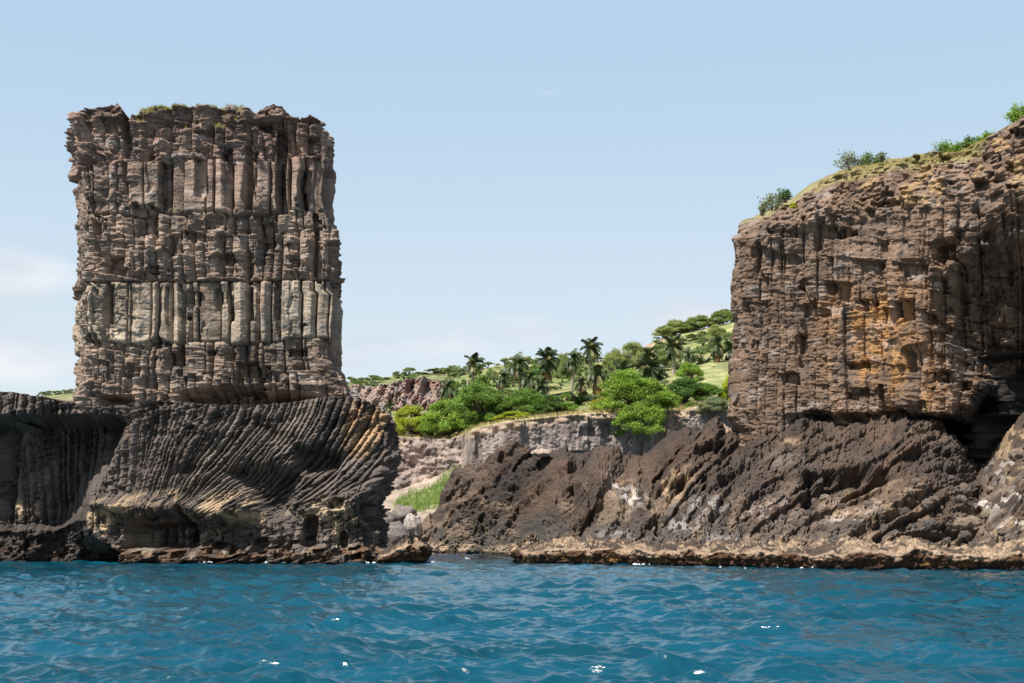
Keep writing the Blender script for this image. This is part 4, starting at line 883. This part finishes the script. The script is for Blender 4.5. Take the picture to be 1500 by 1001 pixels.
palm(655, 570, 28, 582, 'short brownish palm left of the lone slim palm', 3, 0, 214, skirt=True)
palm(737, 554, 24, 582, 'small dark palm between the lone slim palm and the leaning pair', 1, 0, 212)
palm(759, 536, 34, 576, 'large dark palm with swept fronds left of the shaggy trunked palm', 1, -3, 210)
palm(775, 558, 30, 580, 'lower brown fronded palm leaning on the large dark swept palm', 3, -3, 208)
palm(793, 566, 22, 585, 'small palm at the foot of the shaggy trunked palm', 2, 0, 206)
palm(570, 595, 16, 605, 'little palm just above the tip of the dark headland', 0, 0, 190)
palm(686, 556, 0, 600, 'bare dead palm trunk without a crown beside the lone slim palm', 0, -1, 190)

# shrubs on the high sea cliff
def twiggy(px, base, w, h, Y, tint, label, seed, leaves=900, name='shrub', cat='shrub', group='shrubs along the rim of the high sea cliff', sparse=.6):
    r = np.random.default_rng(seed); Wd = w / F * Y * .9; H = h / F * Y * .78
    root = bpy.data.objects.new(name, None); root.location = (wx(px, Y), Y, wz(base, Y) - .12); finish(root, label, cat, group)
    tb, tips = [], []
    nst = 20
    for i in range(nst):
        a = r.random() * 6.28; sp = r.random() ** .7; tip = np.array([math.cos(a) * Wd * .5 * sp, math.sin(a) * Wd * .35 * sp, H * (1.05 - .45 * sp * sp) * (.7 + .45 * r.random())])
        b0 = np.array([tip[0] * .35, tip[1] * .35, 0]); mid = (b0 + tip) / 2 + r.normal(size=3) * .05
        tb.append(tube([b0, mid, tip], [.022, .013, .004], 4))
        for q in range(3):
            t2 = mid + (tip - mid) * r.random() + r.normal(size=3) * np.array([.12, .12, .1]) * max(H, .6) ; tb.append(tube([mid, (mid + t2) / 2 + r.normal(size=3) * .02, t2], [.011, .007, .003], 3)); tips.append(t2)
        tips.append(tip * .85); tips.append(mid * .6 + tip * .3)
    V, Q = join(tb); o = mesh_np('stems', V, Q, np.zeros((len(V), 3)) + C(.2, .16, .12), M_bark); COL.objects.link(o); o.parent = root
    tips = np.array(tips); ii = r.integers(0, len(tips), leaves); c0 = tips[ii] + r.normal(size=(leaves, 3)) * .14 * sparse * max(Wd, H) * .6; c0[:, 2] = np.abs(c0[:, 2])
    V, Q = leaf_cards(c0, .065, .5, 2.0, seed); tone = np.repeat(np.clip(1 + .3 * r.normal(size=leaves), .4, 1.8), 4)[:, None] * np.array([[1, 1, .8]])
    o = mesh_np('foliage', V, Q, tone, M_leaf, smooth=False); COL.objects.link(o); o.parent = root; o.color = tint + (1,)
YC = 90.
twiggy(1244, 246, 50, 30, 89.5, G_GY, 'bare twiggy shrub with few leaves on the grassy rim of the high sea cliff', 1, 700)
twiggy(1270, 243, 50, 24, 89.4, (.2, .28, .1), 'denser green shrub next to the bare twiggy one on the cliff rim', 2, 1300, sparse=.7)
twiggy(1292, 238, 26, 22, 89.4, G_GY, 'thin dry twigs at the right end of the twiggy pair', 3, 300)
twiggy(1133, 306, 44, 28, 90.8, G_GY, 'grey green leafy shrub on the lower corner of the high sea cliff', 4, 1100, sparse=.8)
twiggy(1150, 294, 26, 24, 90.6, (.13, .22, .08), 'dark green shrub just above the grey green one on the cliff corner', 5, 1200)
twiggy(1116, 314, 18, 26, 91, G_GY, 'thin dry grass like shrub at the very corner of the cliff top', 6, 250)
twiggy(1392, 226, 46, 24, 88.2, (.22, .36, .07), 'rounded green shrub midway up the grassy rim', 7, 2200, sparse=.9)
twiggy(1421, 226, 28, 34, 87.6, (.17, .28, .09), 'upright fine leaved shrub where the grassy rim meets the steep rocks', 8, 1500)
twiggy(1448, 208, 44, 16, 87.6, (.24, .38, .06), 'low bright green shrub on the steep rocks of the rim', 9, 2000)
twiggy(1494, 180, 44, 30, 87., (.24, .40, .05), 'green bush overhanging the topmost corner of the cliff', 10, 2600, sparse=.9)
twiggy(1366, 230, 20, 10, 88.6, G_GY, 'tiny shrub on the flat stretch of grassy rim', 11, 300)
twiggy(1162, 302, 12, 8, 88.3, (.5, .5, .03), 'small lime yellow plant on the rocks of the cliff corner', 12, 500)

# grass
def grass(name, label, pts, h, tint, seed, w=.02):
    r = np.random.default_rng(seed); P = np.array(pts, float); n = len(P)
    a = r.random(n) * 6.28; d = np.stack([np.cos(a), np.sin(a), 0 * a], 1); hh = (h * (.4 + .9 * r.random(n)))[:, None]
    b = np.cross(d, [0, 0, 1.0]) * w
    tip = P + d * hh * .35 * r.random((n, 1)) + np.array([0, 0, 1]) * hh
    V = np.stack([P - b - [0, 0, .05], P + b - [0, 0, .05], tip], 1).reshape(-1, 3)
    tone = np.clip(1 + .25 * r.normal(size=(n, 1)), .4, 1.6); col = np.repeat(np.array(tint)[None] * tone * np.where(r.random((n, 1)) < .3, [[1.4, 1.05, .8]], [[1, 1, 1]]), 3, 0)
    o = mesh_np(name, V, np.arange(3 * n).reshape(-1, 3), col, M_grass, smooth=False); o.color = (1, 1, 1, 1)
    finish(o, label, 'grass', kind='stuff')
import bisect
bpy.context.view_layer.update()
deps = bpy.context.evaluated_depsgraph_get()
from mathutils.bvhtree import BVHTree
from mathutils import Vector
def surf(o): 
    return o.ray_cast
def drop(objs, x, y, z0=60):
    best = None
    for o in objs:
        ok, loc, nrm, _ = o.ray_cast(Vector((x, y, z0)), Vector((0, 0, -1)))
        if ok and (best is None or loc.z > best.z): best = loc.copy()
    return best
ob = bpy.data.objects
r1 = random.Random(3)
def scatter(objs, n, fx, fy, keep=lambda p: True):
    out = []
    for _ in range(n):
        x, y = fx(), fy(); p = drop(objs, x, y)
        if p is not None and keep(p): out.append((p.x, p.y, p.z))
    return out
P1 = scatter([ob['basalt_stack']], 9000, lambda: wx(r1.choice([r1.uniform(205, 362), r1.uniform(212, 330)]), 84), lambda: 82.6 + abs(r1.gauss(0, 1.1)), lambda p: p.z > wz(192, 83))
P1 = [p for p in P1 if fbm(np.array([p[0] * .8]), np.array([p[1] * .8]), 2, 7)[0] > -.25]
grass('stack_grass', 'yellow green grass on the flat top of the square rock stack', P1, .17, (.27, .27, .05), 1)
def rim():
    px = r1.uniform(1150, 1440); return px
P2 = []
for _ in range(16000):
    px = r1.uniform(1165, 1450); Yq = float(interp(px, [(1150, 88), (1300, 85), (1450, 82.3)])) + r1.uniform(1.0, 6)
    if r1.random() > ss(1165, 1215, np.array(px)) + .12: continue
    p = drop([ob['sea_cliff']], wx(px, Yq), Yq)
    if p is not None and topy(p.z, p.y) < interp(topx(p.x, p.y), [(1150, 300), (1190, 273), (1230, 257), (1310, 240), (1400, 233), (1450, 205)]) + 2: P2.append(p[:])
grass('rim_grass', 'golden green grass along the rim of the high sea cliff', P2, .12, (.27, .25, .06), 2)
P3 = []
gz = ob['gully_ground']
for _ in range(9000):
    px = r1.uniform(572, 684); Yq = r1.uniform(119, 146); p = drop([gz], wx(px, Yq), Yq)
    if p is None: continue
    a, b = topx(p.x, p.y), topy(p.z, p.y)
    if sdpoly(np.array([a]), np.array([b]), [(578, 742), (600, 722), (630, 718), (664, 688), (682, 690), (672, 712), (648, 742), (600, 752)])[0] > -3 * r1.random(): P3.append(p[:])
grass('gully_grass', 'fresh green grass patch on the slope of the gully', P3, .55, (.17, .27, .06), 3, .035)
P4 = []
tv = ob['hillside']
for _ in range(9000):
    px = r1.uniform(560, 1080); Yq = float(edgeY(px)) + abs(r1.gauss(0, 6)); z = float(terr_z(px, Yq)); P4.append((wx(px, Yq), Yq, z))
grass('cliff_top_grass', 'straw yellow grass along the top of the inland cliffs', P4, .4, (.36, .34, .17), 4, .04)

# boulders
def boulder(px, Y, r_, zoff, label, seed, col=(.2, .17, .15), grp='boulders around the cove'):
    n1, n2 = 40, 24; th = np.linspace(0, 2 * math.pi, n1, endpoint=False); ph = np.linspace(.02, math.pi - .02, n2)
    A, B = np.meshgrid(th, ph, indexing='ij'); d = np.stack([np.cos(A) * np.sin(B), np.sin(A) * np.sin(B), np.cos(B)], -1)
    w1, w2, wc = worley(A * 1.3 * 0 + d[..., 0] * 1.6 + d[..., 2] * .7 + seed, d[..., 1] * 1.6 - d[..., 2] * .8, 5)
    q = 1 + .35 * (.5 - w1) + .25 * fbm(d[..., 0] * 2 + seed, d[..., 1] * 2 + d[..., 2] * 2, 4, 6)
    V = d * q[..., None] * np.array(r_)
    cc = np.zeros(V.shape, f32) + np.array(col, f32); cc *= (1 + .4 * fbm(d[..., 0] * 4, d[..., 2] * 4 + d[..., 1], 3, 9))[..., None]
    o = mesh_np('boulder', V, gridq(n1, n2, True)[:, ::-1], cc, M_lava); o.location = (wx(px, Y), Y, zoff)
    finish(o, label, 'boulder', grp)
boulder(603, 116.5, (.8, .9, 1.2), 1.9, 'pale leaning boulder above the cove', 1, (.38, .33, .30))
boulder(576, 116, (1.5, 1.2, 1.2), 1.2, 'dark rounded boulder between the headland foot and the pale leaning boulder', 2, (.17, .15, .14))
boulder(592, 120, (1.2, 1.2, .9), 3.0, 'brown boulder behind the pale leaning one', 3)
boulder(566, 119, (.9, .9, .8), 2.6, 'small brown boulder touching the dark headland edge', 4)
boulder(792, 104.3, (.75, .5, .28), wz(664, 104.3), 'flat pale slab resting on the crest of the lava bank', 5, (.42, .33, .27), 'stones on the lava bank')
boulder(1058, 92.5, (.8, .6, .6), wz(637, 92.5), 'pale stone wedged between the lava bank and the foot of the high sea cliff', 6, (.34, .24, .19), 'stones on the lava bank')

rb = random.Random(31); nb = 0
LS = [ob['lava_shore']]
while nb < 48:
    px = rb.choice([rb.uniform(1380, 1510), rb.uniform(1380, 1510), rb.uniform(1150, 1400), rb.uniform(640, 1300)]); Yq = interp(px, [(640, 112), (860, 86), (1300, 72), (1500, 71)]) + rb.uniform(0, 9) * (1 if px > 1380 else .35)
    p = drop(LS, wx(px, Yq), Yq)
    if p is None: continue
    b_ = topy(p.z, p.y)
    if b_ < 690 and px < 1420: continue
    q = rb.uniform(.12, .34) * (1.25 if px > 1380 else 1)
    boulder(px, Yq, (q * rb.uniform(.9, 1.3), q, q * rb.uniform(.75, 1.05)), p.z + q * .15, 'dark rounded stone lying loose on the lava bank', 20 + nb, rb.choice([(.07, .055, .045), (.09, .075, .065), (.13, .10, .08), (.2, .155, .115)]), 'loose stones on the lava bank'); nb += 1

# ------------------------------------------------------------------ light, sky, camera
el = math.radians(57); az = math.radians(-137)     # azimuth from +Y, towards +X
SUND = Vector((math.sin(az) * math.cos(el), math.cos(az) * math.cos(el), math.sin(el)))
ld = bpy.data.lights.new('sun', 'SUN'); ld.energy = 5.0; ld.angle = math.radians(.5); ld.color = (1, .95, .88)
lo = bpy.data.objects.new('sun', ld); COL.objects.link(lo); lo.rotation_euler = (-SUND).to_track_quat('-Z', 'Y').to_euler()
w = bpy.data.worlds.new('World'); sc.world = w; w.use_nodes = True; nt = w.node_tree; nt.nodes.clear(); L = nt.links.new
wo = N(nt, 'ShaderNodeOutputWorld'); bg = N(nt, 'ShaderNodeBackground'); bg.inputs[1].default_value = .085; L(bg.outputs[0], wo.inputs[0])
st = N(nt, 'ShaderNodeTexSky', sky_type='NISHITA'); st.sun_disc = False; st.sun_elevation = el; st.sun_rotation = az; st.dust_density = 1.6; st.air_density = 1.0; st.ozone_density = 1.6
tc = N(nt, 'ShaderNodeTexCoord'); sp = N(nt, 'ShaderNodeSeparateXYZ'); L(tc.outputs['Generated'], sp.inputs[0])
def mth(op, a, b=None, c=None, clamp=False):
    n = N(nt, 'ShaderNodeMath', operation=op); n.use_clamp = clamp
    for i, v in enumerate((a, b, c)):
        if v is None: continue
        if isinstance(v, (int, float)): n.inputs[i].default_value = v
        else: L(v, n.inputs[i])
    return n.outputs[0]
AZ = mth('ARCTAN2', sp.outputs[0], sp.outputs[1]); EL = mth('ARCSINE', sp.outputs[2])
cb = N(nt, 'ShaderNodeCombineXYZ'); L(mth('MULTIPLY', AZ, 9.0), cb.inputs[0]); L(mth('MULTIPLY', EL, 26.0), cb.inputs[1])
cn = N(nt, 'ShaderNodeTexNoise'); cn.inputs['Scale'].default_value = 1.0; cn.inputs['Detail'].default_value = 7; cn.inputs['Roughness'].default_value = .55; L(cb.outputs[0], cn.inputs[0])
def blob(px, py, rx, ry, s):
    a0 = math.atan((px - 750) / F); e0 = math.atan((HY - py) / F)
    dx = mth('DIVIDE', mth('SUBTRACT', AZ, a0), rx / F); dy = mth('DIVIDE', mth('SUBTRACT', EL, e0), ry / F)
    return mth('MULTIPLY', mth('POWER', 2.718, mth('MULTIPLY', mth('ADD', mth('MULTIPLY', dx, dx), mth('MULTIPLY', dy, dy)), -1.0)), s)
tot = None
for b_ in ((20, 425, 95, 34, .9), (20, 540, 80, 36, .95), (1010, 470, 120, 26, .75), (620, 510, 150, 36, .55), (780, 490, 120, 26, .5), (520, 525, 60, 30, .5), (1300, 480, 200, 40, .6), (-200, 470, 200, 60, .8)):
    q = blob(*b_); tot = q if tot is None else mth('MAXIMUM', tot, q)
cover = mth('MULTIPLY', mth('SUBTRACT', mth('ADD', cn.outputs[0], mth('MULTIPLY', tot, .75)), .66), 3.2, clamp=True)
cover = mth('MULTIPLY', cover, .95)
haze = N(nt, 'ShaderNodeMapRange'); haze.interpolation_type = 'SMOOTHSTEP'; L(EL, haze.inputs[0]); haze.inputs[1].default_value = .36; haze.inputs[2].default_value = .62; haze.inputs[3].default_value = .9; haze.inputs[4].default_value = 0
m1 = N(nt, 'ShaderNodeMix', data_type='RGBA'); L(haze.outputs[0], m1.inputs[0]); L(st.outputs[0], m1.inputs[6])
gr = N(nt, 'ShaderNodeMapRange'); gr.interpolation_type = 'SMOOTHSTEP'; L(EL, gr.inputs[0]); gr.inputs[1].default_value = .02; gr.inputs[2].default_value = .36
gm = N(nt, 'ShaderNodeMix', data_type='RGBA'); L(gr.outputs[0], gm.inputs[0]); gm.inputs[6].default_value = (5.75, 6.4, 6.8, 1); gm.inputs[7].default_value = (3.6, 4.95, 6.35, 1); L(gm.outputs[2], m1.inputs[7])
cshade = N(nt, 'ShaderNodeTexNoise'); cshade.inputs['Scale'].default_value = .6; cshade.inputs['Detail'].default_value = 4; L(cb.outputs[0], cshade.inputs[0])
cc = N(nt, 'ShaderNodeMix', data_type='RGBA'); L(mth('MULTIPLY', mth('SUBTRACT', cshade.outputs[0], .35), 3.0, clamp=True), cc.inputs[0]); cc.inputs[6].default_value = (4.6, 5.1, 5.9, 1); cc.inputs[7].default_value = (7.3, 7.4, 7.5, 1)
m2 = N(nt, 'ShaderNodeMix', data_type='RGBA'); L(cover, m2.inputs[0]); L(m1.outputs[2], m2.inputs[6]); L(cc.outputs[2], m2.inputs[7]); L(m2.outputs[2], bg.inputs[0])

cd = bpy.data.cameras.new('camera'); co = bpy.data.objects.new('camera', cd); COL.objects.link(co)
co.location = (0, 0, CH); co.rotation_euler = (math.radians(90), 0, 0); cd.sensor_width = 36; cd.lens = 36 * F / 1500
cd.shift_y = (HY - 500.5) / 1500; cd.clip_end = 5000; sc.camera = co
sc.view_settings.view_transform = 'Standard'; sc.view_settings.look = 'None'; sc.view_settings.exposure = 0.7; sc.view_settings.gamma = 1
